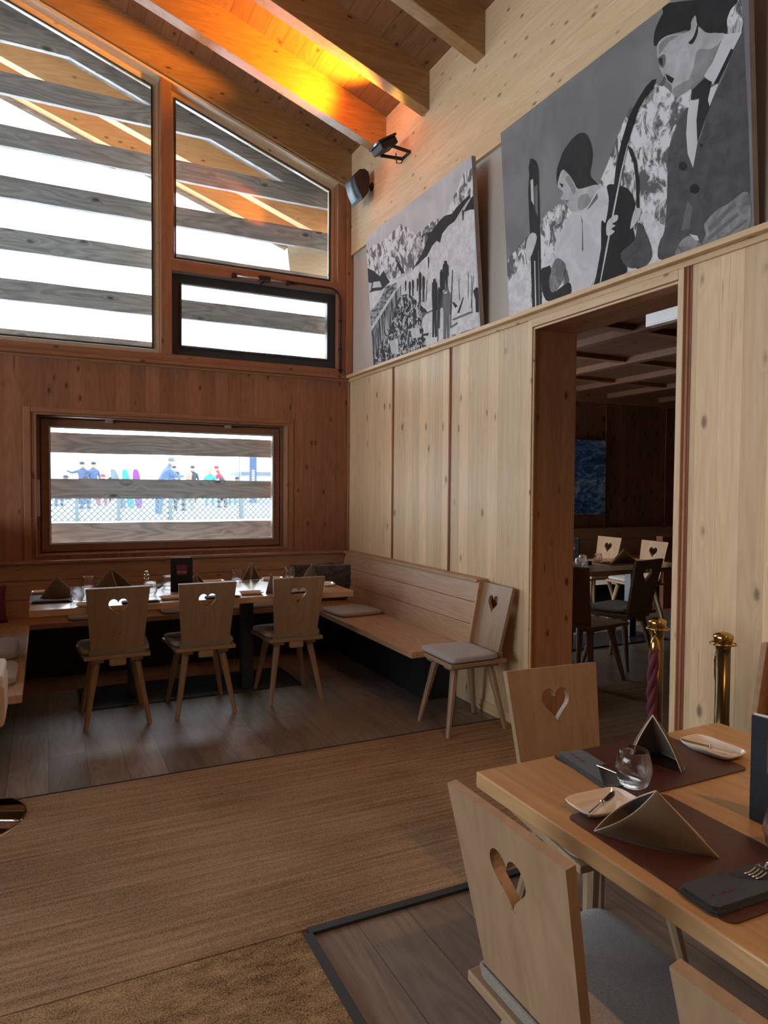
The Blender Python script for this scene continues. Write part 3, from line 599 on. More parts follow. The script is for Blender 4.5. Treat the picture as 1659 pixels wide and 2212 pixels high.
# outlines inside the two canvas prints, in millimetres on the canvas: (tone, smooth, points)
ART1 = [('rock',0,[(0,1007),(46,975),(112,1002),(306,976),(422,989),(550,996),(612,999),(656,1004),(695,972),(736,959),(826,892),(885,847),(980,857),(1072,863),(1132,865),(1245,855),(1252,783),(1016,640),(824,612),(409,625),(0,826),(0,843)]),('rock',0,[(1230,846),(1342,850),(1380,892),(1415,913),(1472,960),(1499,970),(1528,1005),(1582,1037),(1672,1030),(1680,843),(1575,849),(1433,833),(1265,779)]),('snow',0,[(1679,764),(1630,778),(1531,785),(1426,767),(1345,760),(1261,738),(1201,708),(1111,685),(1017,647),(824,612),(655,596),(409,625),(254,611),(0,642),(0,0),(1653,0),(1656,292)]),('dark',0,[(808,617),(877,650),(961,693),(1029,746),(1062,773),(1036,810),(958,798),(976,821),(1110,801),(1170,817),(1244,842),(1314,846),(1406,828),(1461,850),(1627,876),(1637,853),(1587,839),(1535,818),(1426,767),(1346,766),(1261,738),(1227,686),(1180,714),(1113,699),(1033,650),(858,626)]),('dark',0,[(1544,791),(1649,849),(1680,854),(1680,763),(1630,778)]),('mid',0,[(596,809),(673,739),(733,676),(826,627),(729,646),(636,718)]),('dark',0,[(538,770),(616,693),(675,622),(625,628),(564,699)]),('dark',0,[(0,845),(121,788),(230,713),(271,731),(311,741),(351,685),(408,621),(311,604),(252,594),(116,620),(0,633),(38,648),(67,700),(0,722)]),('light',0,[(98,701),(224,675),(255,619),(71,657)]),('roof',0,[(0,471),(98,496),(245,546),(311,604),(531,587),(522,543),(0,328)]),('hut',0,[(0,305),(495,522),(596,545),(591,368),(388,200),(242,110),(0,0)]),('light',0,[(0,341),(480,539),(500,518),(0,301)]),('crowd',1,[(279,237),(401,296),(469,395),(568,460),(704,451),(827,375),(915,309),(986,249),(903,206),(922,104),(941,2),(746,0),(504,0),(1,0),(83,112),(193,178)]),('light',0,[(712,180),(850,164),(864,85),(728,103)]),('light',0,[(325,153),(491,147),(491,17),(367,46)]),('dark',0,[(890,103),(998,93),(981,74),(897,90)]),('mid',0,[(1314,77),(1396,89),(1408,76),(1319,62)]),('mid',0,[(1332,123),(1541,126),(1603,119),(1589,110),(1344,110)]),('mid',0,[(908,251),(1150,249),(1148,238),(914,234)]),('mid',0,[(1427,9),(1640,4),(1642,0),(1439,0)]),('dark',0,[(1344,239),(1371,233),(1413,196),(1380,189)]),('dark',0,[(1402,150),(1490,243),(1496,231),(1428,144)]),('dark',0,[(1328,15),(1341,12),(1340,0),(1350,0),(1356,14),(1366,12),(1363,0),(1328,0)]),('dark',0,[(1615,249),(1653,266),(1678,253),(1671,97),(1632,103),(1636,185)]),('dark',0,[(674,564),(686,561),(686,555),(692,550),(689,519),(683,516),(679,481),(672,482),(673,513),(667,484),(659,486),(665,525),(663,542),(667,557),(672,558)]),('dark',0,[(738,543),(754,539),(754,531),(762,524),(758,473),(750,468),(743,411),(733,413),(736,462),(726,415),(716,417),(725,481),(723,508),(729,534),(736,535)]),('dark',0,[(792,541),(806,537),(806,530),(813,524),(809,473),(801,469),(795,414),(786,416),(789,463),(780,417),(771,419),(779,481),(778,506),(783,532),(790,534)]),('dark',0,[(865,533),(876,530),(876,524),(882,520),(878,480),(873,477),(868,434),(861,436),(863,472),(856,437),(849,439),(855,486),(855,506),(858,526),(864,527)]),('dark',0,[(904,568),(925,562),(924,551),(935,543),(925,439),(914,429),(901,320),(889,323),(896,416),(881,325),(867,328),(882,449),(883,499),(892,555),(902,557)]),('dark',0,[(955,524),(973,520),(972,510),(982,503),(974,423),(965,415),(955,330),(945,333),(950,405),(937,334),(926,337),(938,432),(937,471),(945,513),(953,515)]),('dark',0,[(1105,463),(1139,454),(1139,434),(1157,420),(1141,243),(1124,226),(1103,40),(1082,44),(1093,203),(1067,46),(1044,51),(1069,260),(1069,345),(1084,440),(1101,444)]),('dark',0,[(1171,388),(1187,384),(1187,374),(1196,368),(1183,237),(1174,225),(1160,94),(1150,96),(1159,207),(1143,97),(1132,100),(1149,245),(1151,304),(1161,377),(1169,379)]),('dark',0,[(1216,501),(1238,495),(1238,482),(1250,473),(1240,358),(1228,347),(1215,227),(1202,230),(1209,333),(1193,232),(1178,235),(1194,370),(1194,425),(1203,487),(1213,489)]),('dark',0,[(1270,546),(1306,536),(1306,515),(1324,499),(1321,430),(1304,425),(1295,336),(1273,341),(1275,418),(1258,345),(1234,351),(1246,450),(1241,493),(1248,523),(1265,526)]),('dark',0,[(1050,638),(1057,636),(1057,631),(1062,628),(1059,595),(1055,592),(1051,557),(1046,559),(1048,589),(1043,559),(1038,561),(1042,600),(1042,616),(1045,633),(1049,634)]),('dark',0,[(1539,809),(1548,806),(1548,801),(1553,797),(1551,770),(1547,768),(1544,738),(1538,740),(1539,766),(1535,741),(1529,743),(1533,777),(1532,791),(1534,804),(1538,804)]),('mid',0,[(1258,366),(1306,354),(1306,326),(1331,305),(1322,167),(1299,154),(1281,0),(1252,0),(1258,137),(1232,1),(1199,7),(1221,189),(1216,265),(1229,333),(1252,339)]),('dark',0,[(1367,456),(1376,454),(1310,64),(1301,66)]),('dark',0,[(1204,458),(1213,456),(1197,245),(1188,247)]),('dark',0,[(1442,374),(1447,373),(1446,229),(1440,231)]),('dark',0,[(1567,388),(1572,387),(1553,218),(1548,219)]),('dark',0,[(1601,353),(1605,351),(1592,115),(1588,116)]),('dark',0,[(1625,346),(1629,345),(1583,144),(1578,145)]),('dark',0,[(1012,480),(1019,478),(987,330),(979,332)]),('dark',0,[(1143,359),(1151,357),(1127,6),(1118,7)]),('dark',0,[(1118,321),(1125,320),(1116,44),(1109,46)]),('light',0,[(1244,330),(1286,331),(1291,315),(1246,318)])]
ART2 = [('rock',0,[(0,0),(0,325),(24,353),(94,373),(179,416),(276,433),(339,460),(400,495),(487,506),(582,486),(645,429),(799,484),(832,522),(875,571),(925,640),(962,697),(997,729),(1031,768),(1073,763),(1126,777),(1167,802),(1206,797),(1253,759),(1306,682),(1387,686),(1400,559),(1357,362),(1276,0),(956,0)]),('snow',0,[(0,0),(0,162),(66,240),(167,253),(232,273),(210,0)]),('snow',0,[(1080,253),(1141,240),(1179,181),(1222,152),(1185,87),(1210,0),(1067,0),(958,0),(983,27),(1132,33)]),('rock',0,[(1586,938),(1639,907),(1644,774),(1563,820)]),('dark',1,[(1193,973),(1197,1024),(1218,1057),(1248,1083),(1280,1108),(1605,933),(1589,897),(1572,867),(1570,812),(1512,852),(1479,866),(1439,916),(1430,894),(1394,871),(1381,882),(1386,929),(1326,956),(1271,972),(1224,964)]),('face',1,[(1214,969),(1272,974),(1383,928),(1398,961),(1420,974),(1427,937),(1443,907),(1479,868),(1567,814),(1533,775),(1492,744),(1465,709),(1422,696),(1378,690),(1342,683),(1308,690),(1284,718),(1283,752),(1245,800),(1219,865),(1210,914)]),('faced',1,[(1427,826),(1501,793),(1565,808),(1533,769),(1491,740),(1461,711),(1422,700),(1380,725),(1403,769)]),('faced',1,[(1223,958),(1271,965),(1326,942),(1280,942),(1241,927),(1221,915)]),('faced',1,[(1306,691),(1342,683),(1422,696),(1465,709),(1432,726),(1371,729),(1335,733),(1289,730)]),('dark',1,[(1381,882),(1403,866),(1430,894),(1431,935),(1420,913),(1404,891)]),('mid',1,[(1213,905),(1250,904),(1256,871),(1243,849),(1221,867)]),('dark',1,[(1216,903),(1240,894),(1238,859),(1222,875)]),('dark',1,[(1251,819),(1300,772),(1286,757),(1263,783)]),('mid',1,[(1211,787),(1246,811),(1256,791),(1234,770)]),('cloth',1,[(1635,786),(1644,787),(1641,0),(1448,0),(1202,0),(1177,66),(1216,131),(1236,260),(1247,406),(1260,490),(1301,561),(1375,613),(1413,447),(1477,565),(1554,664)]),('white',0,[(1376,634),(1432,621),(1413,447),(1385,348),(1359,419),(1354,508),(1364,583)]),('white',0,[(1463,641),(1525,638),(1477,565)]),('white',0,[(1559,818),(1639,783),(1595,735),(1498,648),(1455,704),(1500,739)]),('dark',0,[(1588,746),(1599,733),(1521,640),(1501,647)]),('dark',0,[(1383,638),(1391,676),(1456,694),(1493,661),(1470,596),(1479,564),(1441,505),(1411,447),(1410,540),(1427,624)]),('dark',0,[(1356,366),(1352,358),(1343,354),(1331,357),(1319,364),(1310,375),(1308,386),(1311,394),(1321,398),(1333,395),(1345,388),(1353,377)]),('dark',0,[(1416,246),(1412,237),(1402,232),(1389,234),(1376,242),(1367,253),(1364,265),(1368,275),(1378,279),(1391,277),(1404,269),(1413,258)]),('dark',0,[(1441,421),(1439,418),(1436,416),(1431,417),(1426,420),(1423,424),(1422,429),(1423,432),(1427,433),(1432,432),(1436,429),(1439,425)]),('mid',0,[(1351,219),(1377,181),(1355,93),(1310,101)]),('skin',1,[(1422,0),(1441,44),(1435,89),(1495,125),(1552,133),(1646,147),(1645,0),(1515,0)]),('mid',0,[(1451,69),(1584,129),(1591,112),(1459,46)]),('mid',0,[(1449,27),(1598,83),(1606,67),(1457,10)]),('mid',0,[(1516,0),(1636,43),(1643,30),(1532,0)]),('skin',1,[(1279,0),(1303,51),(1354,64),(1389,32),(1413,0)]),('light',0,[(1354,72),(1398,50),(1406,26),(1389,32)]),('dark',0,[(257,759),(254,803),(275,843),(290,836),(326,807),(342,758),(339,676),(331,397),(315,0),(228,0),(236,330),(239,522),(240,666)]),('light',0,[(266,722),(290,723),(289,572),(265,609)]),('mid',0,[(297,673),(328,680),(318,495),(296,541)]),('light',0,[(266,264),(275,261),(267,0),(255,0)]),('mid',0,[(305,310),(312,308),(302,0),(289,0)]),('light',1,[(195,352),(214,405),(252,427),(292,409),(294,370),(234,292),(206,310)]),('dark',1,[(494,603),(494,680),(524,731),(560,769),(643,804),(713,795),(753,747),(774,679),(768,623),(752,562),(800,493),(714,508),(645,534),(616,588),(591,624),(540,671),(514,645)]),('face',1,[(497,607),(540,673),(592,628),(628,575),(664,526),(788,501),(816,465),(720,402),(657,407),(605,425),(574,462),(550,507),(517,527),(541,555)]),('faced',1,[(591,620),(639,536),(624,515),(588,573),(564,617)]),('dark',0,[(512,615),(546,593),(534,579)]),('mid',0,[(550,511),(583,495),(569,486)]),('faced',1,[(661,484),(725,478),(747,427),(676,409),(652,435)]),('shirt',1,[(450,276),(476,332),(534,377),(592,421),(644,418),(721,411),(798,468),(870,466),(948,437),(942,325),(854,189),(801,94),(722,3),(592,5),(557,90),(534,160),(468,220)]),('mid',0,[(714,396),(798,456),(802,429),(745,402)]),('mid',0,[(669,394),(682,355),(680,198),(667,202),(678,330)]),('skin',1,[(465,221),(534,169),(517,119),(486,72),(415,41),(388,107),(407,167)]),('dark',1,[(323,190),(387,203),(414,165),(391,115),(416,43),(555,64),(564,0),(453,0),(366,8),(329,74)]),('snow',1,[(328,208),(354,257),(428,264),(446,212),(394,199)]),('black',1,[(870,466),(948,437),(1012,389),(1046,313),(1026,232),(1034,141),(965,114),(952,68),(977,28),(958,0),(758,0),(747,5),(802,111),(819,301),(848,291),(877,389)]),('cloth',1,[(942,104),(1032,142),(1070,217),(1125,113),(1139,38),(1100,3),(1047,5),(983,31)]),('black',0,[(1042,11),(1073,2),(1070,0),(1048,0)]),('black',0,[(1200,819),(1181,787),(1136,772),(1093,739),(1059,685),(1018,616),(987,542),(955,458),(934,385),(902,306),(854,180),(795,0),(752,0),(819,199),(860,295),(908,419),(933,532),(975,635),(1029,730),(1085,781),(1138,816),(1178,828)]),('light',0,[(1015,610),(1019,607),(973,491),(914,327),(852,147),(798,1),(791,3),(840,151),(903,331),(963,496)]),('dark',0,[(1012,605),(1043,571),(1067,509),(1077,412),(1074,283),(1056,290),(1058,411),(1048,502),(1026,558)]),('light',1,[(1012,205),(1027,256),(1046,285),(1083,276),(1074,240),(1047,217)]),('light',1,[(851,232),(860,287),(907,304),(935,295),(928,273),(894,268),(916,252),(887,245),(909,226),(873,216)])]
# ============================================================ BENCHES
def bench(name, label, seat, backs, base, cap, extra=()):
    t = tag(empty(name, (0, 0, 0)), label, 'bench', 'oak wall benches of the corner seating')
    return t
# back bench, along the window wall
bb = tag(empty('wall_bench', (-1.7, -.2, 0)), 'long oak bench under the low window with a boarded backrest', 'bench', 'oak corner benches')
def P_(mb, name, m, par, off, **k):
    o = mb.build(name, m, par, **k); o.location = Vector((0, 0, 0)) - Vector(off); return o
off = (-1.7, -.2, 0)
P_(bx(-3.36, -.03, -.445, -.02, .418, .46), 'seat', M['oak_x'], bb, off, bevel=.004)
def backboard(par, off, ax, a0, a1, zs, m, f0=.155, f1=.075, z0=.455, z1=.878):
    for za, zb_ in zs:
        fa = f0 + (f1 - f0) * (za - z0) / (z1 - z0); fb = f0 + (f1 - f0) * (zb_ - z0) / (z1 - z0); mb = MB()
        if ax == 'x': mb.hexa([(a0, -fa, za), (a1, -fa, za), (a1, -fa + .022, za), (a0, -fa + .022, za)], [(a0, -fb, zb_), (a1, -fb, zb_), (a1, -fb + .022, zb_), (a0, -fb + .022, zb_)])
        else: mb.hexa([(-fa, a0, za), (-fa + .022, a0, za), (-fa + .022, a1, za), (-fa, a1, za)], [(-fb, a0, zb_), (-fb + .022, a0, zb_), (-fb + .022, a1, zb_), (-fb, a1, zb_)])
        P_(mb, 'backrest_board', m, par, off, bevel=.003)
Z3 = [(.46, .5985), (.6015, .7435), (.7465, .878)]
backboard(bb, off, 'x', -3.4, -.075, Z3, M['oak_x'])
P_(bx(-3.4, -.09, -.098, -.002, .878, .9), 'cap_rail', M['oak_x'], bb, off, bevel=.003)
P_(bx(-3.36, -.3, -.25, -.02, 0, .418), 'plinth', M['black'], bb, off)
rb = tag(empty('wall_bench', (-.3, -1.4, 0)), 'oak bench along the right wall, ending beside a heart chair', 'bench', 'oak corner benches'); off = (-.3, -1.4, 0)
P_(bx(-.58, -.0, -2.39, -.446, .418, .46), 'seat', M['oak'], rb, off, bevel=.004)
backboard(rb, off, 'y', -2.385, -.1, Z3, M['oak'])
P_(bx(-.098, -.002, -2.395, -.1, .878, .9), 'cap_rail', M['oak'], rb, off, bevel=.003)
m = MB().prism([[(-.165, .46), (-.002, .46), (-.002, .885), (-.085, .885)]], -2.41, -2.385, 'XZ'); P_(m, 'end_panel', M['oak'], rb, off, bevel=.003)
P_(bx(-.26, -.0, -2.0, -.446, 0, .418), 'plinth', M['black'], rb, off)
lb = tag(empty('wall_bench', (-3.1, -1.4, 0)), 'oak bench at the left edge of the photo with grey cushions on it', 'bench', 'oak corner benches'); off = (-3.1, -1.4, 0)
P_(bx(-3.36, -2.775, -2.385, -.446, .418, .46), 'seat', M['oak'], lb, off, bevel=.004)
m = MB()
P_(bx(-3.36, -3.1, -2.3, -.446, 0, .418), 'plinth', M['black'], lb, off)
P_(bx(-3.42, -3.36, -2.4, -.0, 0, 1.25), 'backrest', M['oak'], lb, off, bevel=.004)
# bench at the far right edge, beyond the near table
nb = tag(empty('wall_bench', (-.2, -5.4, 0)), 'oak bench end by the wall at the right edge behind the near table', 'bench', 'oak corner benches'); off = (-.2, -5.4, 0)
P_(bx(-.58, 0, -7.0, -4.46, .418, .46), 'seat', M['oak'], nb, off, bevel=.004)
backboard(nb, off, 'y', -7.0, -4.5, Z3, M['oak'])
m = MB().prism([[(-.20, .46), (-.002, .46), (-.002, .9), (-.12, .9)]], -4.475, -4.45, 'XZ'); P_(m, 'end_panel', M['oak'], nb, off, bevel=.003)
P_(bx(-.098, -.002, -7.0, -4.475, .878, .9), 'cap_rail', M['oak'], nb, off, bevel=.003)
P_(bx(-.26, -.0, -7.0, -4.5, 0, .418), 'plinth', M['black'], nb, off)

# ============================================================ CHAIRS
def heart(cx, cy, w_, h_, n=44):
    pts = []
    for k in range(n):
        t = 2 * PI * k / n; x = 16 * math.sin(t) ** 3; y = 13 * math.cos(t) - 5 * math.cos(2 * t) - 2 * math.cos(3 * t) - math.cos(4 * t)
        yn = (y + 17) / 29.0
        xs = x / 16 * (1.0 if yn > .55 else .60 + .40 * (yn / .55) ** .8) 
        pts.append((cx + xs * w_ / 2, cy + (yn - .5) * h_))
    # round the tip
    tip = min(range(n), key=lambda i: pts[i][1]); x, y = pts[tip]
    pts[tip:tip + 1] = [(x + .008, y + .008), (x + .005, y + .003), (x - .005, y + .003), (x - .008, y + .008)] if pts[(tip - 1) % n][0] > x else [(x - .008, y + .008), (x - .005, y + .003), (x + .005, y + .003), (x + .008, y + .008)]
    return pts
BT = Matrix.Translation((0, -.170, .452)) @ Matrix.Rotation(math.atan2(.087, .433), 4, 'X')
def make_chair(label, group=None, name='heart_chair'):
    t = tag(empty(name), label, 'chair', group)
    sp = MB().prism([[(-.195, -.205), (.195, -.205), (.222, .205), (-.222, .205)]], .428, .452, 'XY'); sp.build('seat', M['chair_h'], t, bevel=.004)
    # cushion
    cu = MB(); 
    def cf(u, v):
        a = 2 * PI * u; ca, sa = math.cos(a), math.sin(a); e = .22
        cx = math.copysign(abs(ca) ** e, ca); cy = math.copysign(abs(sa) ** e, sa)
        prof = [(.0, .453), (.90, .453), (1.0, .460), (1.01, .470), (.995, .481), (.95, .487), (.7, .489), (.0, .490)]
        q = v * 7; i = min(6, int(q)); fr = q - i; r = prof[i][0] * (1 - fr) + prof[i + 1][0] * fr; z = prof[i][1] * (1 - fr) + prof[i + 1][1] * fr
        yy = cy * .175 * r + .022; wx = .196 + .024 * (yy + .17) / .38
        return (cx * wx * r, yy, z)
    cu.grid(cf, 48, 14); cu.build('seat_cushion', M['felt_grey'], t, weld=True)
    bk = MB().prism([[(-.152, 0), (.152, 0), (.186, .438), (-.186, .438)], heart(0, .308, .112, .118)], -.011, .011, 'XY', T=BT @ Matrix.Rotation(PI / 2, 4, 'X'))
    bk.build('backrest', M['chair'], t, bevel=.003)
    st = MB(); T2 = BT
    for (a, b, c, d) in ((-.158, .158, -.020, -.012), (-.166, -.154, -.018, .03), (.154, .166, -.018, .03)): st.box(a, b, c, d, .003, .036, T=T2)
    st.build('strap', M['felt_strap'], t, bevel=.003)
    MB().prism([[(-.05, -.21), (.05, -.21), (.05, -.175), (-.05, -.175)]], .385, .428, 'XY').build('tenon', M['chair_h'], t, bevel=.01)
    for sx in (-1, 1):
        x0 = sx * .115; bt = MB(); bt.hexa([(x0 - .04, -.17, .402), (x0 + .04, -.17, .402), (x0 + .04, .175, .402), (x0 - .04, .175, .402)], [(x0 - .032, -.18, .428), (x0 + .032, -.18, .428), (x0 + .032, .185, .428), (x0 - .032, .185, .428)])
        bt.build('batten', M['chair_h'], t, bevel=.003)
        for sy in (-1, 1):
            tx, ty = sx * .118, sy * .125; fx, fy_ = sx * .188, sy * .205
            lg = MB(); vs = []
            for (z, h_) in ((.0, .0135), (.35, .022), (.385, .0225), (.405, .0165)):
                q = (z) / .405; cx = fx + (tx - fx) * q; cy = fy_ + (ty - fy_) * q
                c_ = h_ * .45
                for (dx, dy) in ((-h_, -c_), (-c_, -h_), (c_, -h_), (h_, -c_), (h_, c_), (c_, h_), (-c_, h_), (-h_, c_)): vs.append((cx + dx, cy + dy, z))
            fs = [tuple(reversed(range(8))), tuple(range(24, 32))] + [(i * 8 + j, i * 8 + (j + 1) % 8, i * 8 + 8 + (j + 1) % 8, i * 8 + 8 + j) for i in range(3) for j in range(8)]
            lg.add(vs, fs); lg.build('leg', M['chair'], t)
    return t
proto = make_chair('heart-back oak chair on the window table, leftmost of its three', 'chairs at the window table')
def chair(x, y, rz, label, group, first=False, z=0):
    o = proto if first else copy_tree(proto); o.location = (x, y, z); o.rotation_euler = (0, 0, rz); o['label'] = label
    if group: o['group'] = group
    elif 'group' in o: del o['group']
    return o
bpy.context.view_layer.update()
g1 = 'heart-back chairs at the window table'
chair(-2.267, -1.467, R(.5), 'heart-back oak chair at the window table, leftmost of its three', g1, True)
chair(-1.722, -1.472, 0, 'heart-back oak chair at the window table, middle of its three, in front of the menu', g1)
chair(-1.092, -1.452, R(-.5), 'heart-back oak chair at the window table, rightmost of its three', g1)
chair(-.298, -2.545, R(88), 'pale heart-back oak chair against the right wall at the end of the bench', 'single wall chair')
g2 = 'heart-back chairs at the near table'
chair(-1.64, -5.20, R(-90), 'heart-back oak chair in the foreground with blue-grey cushion, left of the near table', g2)
chair(-1.665, -5.80, R(-88), 'heart-back oak chair cut off at the bottom right corner of the photo', g2)
chair(-1.10, -4.60, R(176), 'heart-back oak chair at the far head of the near table, its front to the camera', g2)
g3 = 'heart-back chairs in the side room'
chair(1.80, -1.76, R(14), 'dark heart-back chair in the side room, its back to the doorway', g3)
chair(3.35, .26, R(86), 'honey-lit heart-back chair in the side room facing the doorway, behind the glasses', g3)
chair(3.35, -.44, R(84), 'honey-lit heart-back chair in the side room facing the doorway, behind the dark chair', g3)
sc_ = chair(1.17, -2.03, R(-78), 'heart-back chair with a bare seat just inside the doorway, mostly behind the jamb', g3)
for q_ in C.objects:
    if q_.get('group') == g3: q_.scale = (1.16, 1.04, 1.04)
for ch in list(sc_.children):
    if ch.name.startswith('seat_cushion') or ch.name.startswith('strap'): bpy.data.objects.remove(ch)
# bench in the side room along its back wall
ib = tag(empty('wall_bench', (4, 1.9, 0)), 'boarded oak bench along the back wall of the side room', 'bench', 'oak corner benches'); off = (4, 1.9, 0)
P_(bx(.4, 7.5, 1.62, 2.06, .418, .46), 'seat', M['oak_x'], ib, off); P_(bx(.4, 7.5, 1.98, 2.0, .46, .73), 'backrest_board', M['oak_x'], ib, off); P_(bx(.4, 7.5, 1.98, 2.0, .735, .885), 'backrest_board', M['oak_x'], ib, off)
P_(bx(.4, 7.5, 1.96, 2.08, .885, .905), 'cap_rail', M['oak_x'], ib, off); P_(bx(.4, 7.5, 1.8, 2.05, 0, .418), 'plinth', M['black'], ib, off)
pt = tag(empty('dark_shelf', (5.1, .1, 0)), 'dark wooden partition top beside the rear chair in the side room', 'partition')
bx(-.75, 1.1, -.03, .03, 0, .86).build('panel', M['sash'], pt); bx(-.8, 1.15, -.05, .05, .86, .92).build('top_rail', M['batten'], pt)

# ============================================================ TABLES
def table(x0, x1, y0, y1, ax, m, label, cols, name='dining_table', grp=None, th=.042, plate=None):
    cx, cy = (x0 + x1) / 2, (y0 + y1) / 2; t = tag(empty(name, (cx, cy, 0)), label, 'table', grp)
    bx(x0 - cx, x1 - cx, y0 - cy, y1 - cy, .76 - th, .76).build('table_top', m, t, bevel=.004)
    for (px, py) in cols: 
        bx(px - .042 - cx, px + .042 - cx, py - .042 - cy, py + .042 - cy, .012, .70).build('column', M['black_steel'], t, bevel=.003)
        bx(px - .15 - cx, px + .15 - cx, py - .15 - cy, py + .15 - cy, .70, .7175).build('mounting_plate', M['black'], t)
    for p in (plate or []): bx(p[0] - cx, p[1] - cx, p[2] - cy, p[3] - cy, 0, .012).build('base_plate', M['black_steel'], t, bevel=.002)
    return t
table(-2.757, -.665, -1.662, -.785, 'x', M['table_x'], 'long oak table set for dining under the low window', [(-1.33, -1.2), (-2.1, -1.05)], plate=[(-2.46, -.92, -1.262, -.72)])
table(-1.655, -.735, -6.45, -4.745, 'y', M['table_y'], 'oak table in the foreground at the right, set with leather placemats', [(-1.19, -5.35), (-1.19, -6.1)], plate=[(-1.44, -.94, -5.6, -5.1), (-1.44, -.94, -6.35, -5.85)])
table(1.25, 3.1, -1.455, -.55, 'x', M['table_x'], 'oak table in the side room beyond the doorway', [(1.88, -1.0), (2.7, -1.0)], plate=[(1.6, 2.95, -1.25, -.75)])

# ============================================================ FLOOR COVERINGS
cr_ = tag(empty('coir_runner', (0, 0, 0)), 'wide ribbed brown coir runner crossing the floor to the doorway', 'carpet')
m = MB().box(-9.1, 0, -4.075, -2.57, 0, .010); m.box(0, 1.6, -3.915, -2.845, 0, .010).box(.33, 1.6, -4.4, -2.25, 0, .0099); m.build('pile', M['coir'], cr_)
bx(-9.1, -.0, -2.576, -2.562, 0, .012).build('edge_trim', M['rubber'], cr_); bx(-1.88, -.0, -4.105, -4.072, 0, .012).build('edge_trim', M['rubber'], cr_)
lm = tag(empty('looped_mat', (0, 0, 0)), 'darker looped brown mat at the bottom left, edged with black rubber', 'carpet')
bx(-9.1, -1.905, -9.9, -4.082, 0, .011).build('pile', M['loop'], lm); bx(-1.905, -1.872, -9.9, -4.105, 0, .013).build('edge_trim', M['rubber'], lm)

# ============================================================ CUSHIONS
def cushion(x, y, z, sx, sy, h, rz, label, m='felt_grey', grp='loose grey felt seat pads', name='seat_pad', tilt=0):
    mb = MB()
    def cf(u, v):
        a = 2 * PI * u; ca, sa = math.cos(a), math.sin(a); e = .25
        cx = math.copysign(abs(ca) ** e, ca); cy = math.copysign(abs(sa) ** e, sa)
        prof = [(0, 0), (.93, 0), (1, .25), (1.01, .5), (.99, .78), (.93, .97), (.7, 1), (0, 1.03)]
        q = v * 7; i = min(6, int(q)); fr = q - i; r = prof[i][0] * (1 - fr) + prof[i + 1][0] * fr; zz = prof[i][1] * (1 - fr) + prof[i + 1][1] * fr
        return (cx * sx / 2 * r, cy * sy / 2 * r, zz * h)
    mb.grid(cf, 40, 14); o = mb.build(name, M[m], weld=True, loc=(x, y, z), rot=(tilt, 0, rz)); tag(o, label, 'cushion', grp); return o
cushion(-.36, -.93, .461, .40, .40, .032, R(4), 'grey felt pad on the right-hand bench beside the table end')
cushion(-2.30, -.265, .461, .42, .34, .032, 0, 'grey felt pad on the window bench behind the leftmost chair')
cushion(-1.60, -.265, .461, .42, .34, .032, 0, 'grey felt pad on the window bench between the left and middle chairs')
cushion(-1.02, -.265, .461, .50, .34, .032, 0, 'grey felt pad on the window bench behind the table column')
cushion(-3.03, -1.36, .461, .42, .50, .05, 0, 'folded grey felt pad on the left bench, farther of the two', name='seat_pad')
cushion(-2.99, -2.0, .461, .36, .42, .05, 0, 'rolled grey felt pad on the left bench, nearer the camera', name='seat_pad')
def pillow(x, y, z, w_, h_, d, rz, tilt, m, label, grp=None):
    mb = MB()
    for s_ in (1, -1):
        def pf(u, v):
            a, b = u * 2 - 1, v * 2 - 1; th = d / 2 * (max(0, 1 - abs(a) ** 2.6) * max(0, 1 - abs(b) ** 2.6)) ** .55
            pinch = 1 - .07 * (a * a + b * b) + .07 * a * a * b * b * 2
            wr_ = .006 * math.sin(a * 9 + b * 5 + 2 * s_) * (1 - abs(a)) + .005 * math.sin(b * 13 - a * 7)
            return (a * w_ / 2 * pinch, s_ * (th + wr_ * (1 if th > .01 else 0)), (b + 1) * h_ / 2 * (1 - .0) )
        mb.grid(pf, 22, 22)
    o = mb.build('throw_pillow', M[m], weld=True, loc=(x, y, z), rot=(tilt, 0, rz)); tag(o, label, 'pillow', grp); return o
pillow(-.235, -.30, .463, .50, .335, .13, R(-10), R(-16), 'pillow', 'dark charcoal throw pillow in the corner of the benches, front one', 'dark corner pillows')
pillow(-.42, -.19, .463, .44, .335, .10, R(4), R(-10), 'pillow', 'dark charcoal throw pillow partly behind another in the bench corner', 'dark corner pillows')
pillow(-3.13, -.33, .463, .42, .28, .12, R(12), R(-12), 'burgundy', 'burgundy throw pillow on the bench at the left edge')

# ============================================================ TABLEWARE
def napkin(A, B, T1, T2, label, grp, g=.012, edge=True, bulge=.03):
    """folded cloth: apex A, pocket fold A-B, two feet T1 and T2"""
    A, B, T1, T2 = map(Vector, (A, B, T1, T2)); c = (A + B + T1 + T2) / 4; base = Vector((c.x, c.y, min(B.z, T1.z)))
    t = tag(empty('folded_napkin', base), label, 'napkin', grp)
    side = (T2 - T1); side.z = 0; side.normalize()
    cloth = MB(); edges = []
    for s_, T in ((-1, T1), (1, T2)):
        out = side * s_
        def f(u, v):
            rim = A.lerp(B, v) + out * (g * math.sin(PI * v) + .001)
            foot = A.lerp(T, v) + out * (.006 * math.sin(PI * v))
            p = rim.lerp(foot, u) + out * (bulge * math.sin(PI * u) * v * (1.15 - v * .4)) + (T - B) * 0
            return p - base
        cloth.grid(f, 12, 12)
        edges.append([f(0, k / 14) for k in range(15)]); edges.append([f(1, k / 14) for k in range(15)])
    cloth.build('cloth', M['napkin'], t, solid=.003)
    if edge:
        for e in edges[::1]: MB().tube(e, .0016, 6).build('piping', M['napkin_edge'], t)
    return t
gn = 'folded napkins on the window table'
zt = .7615
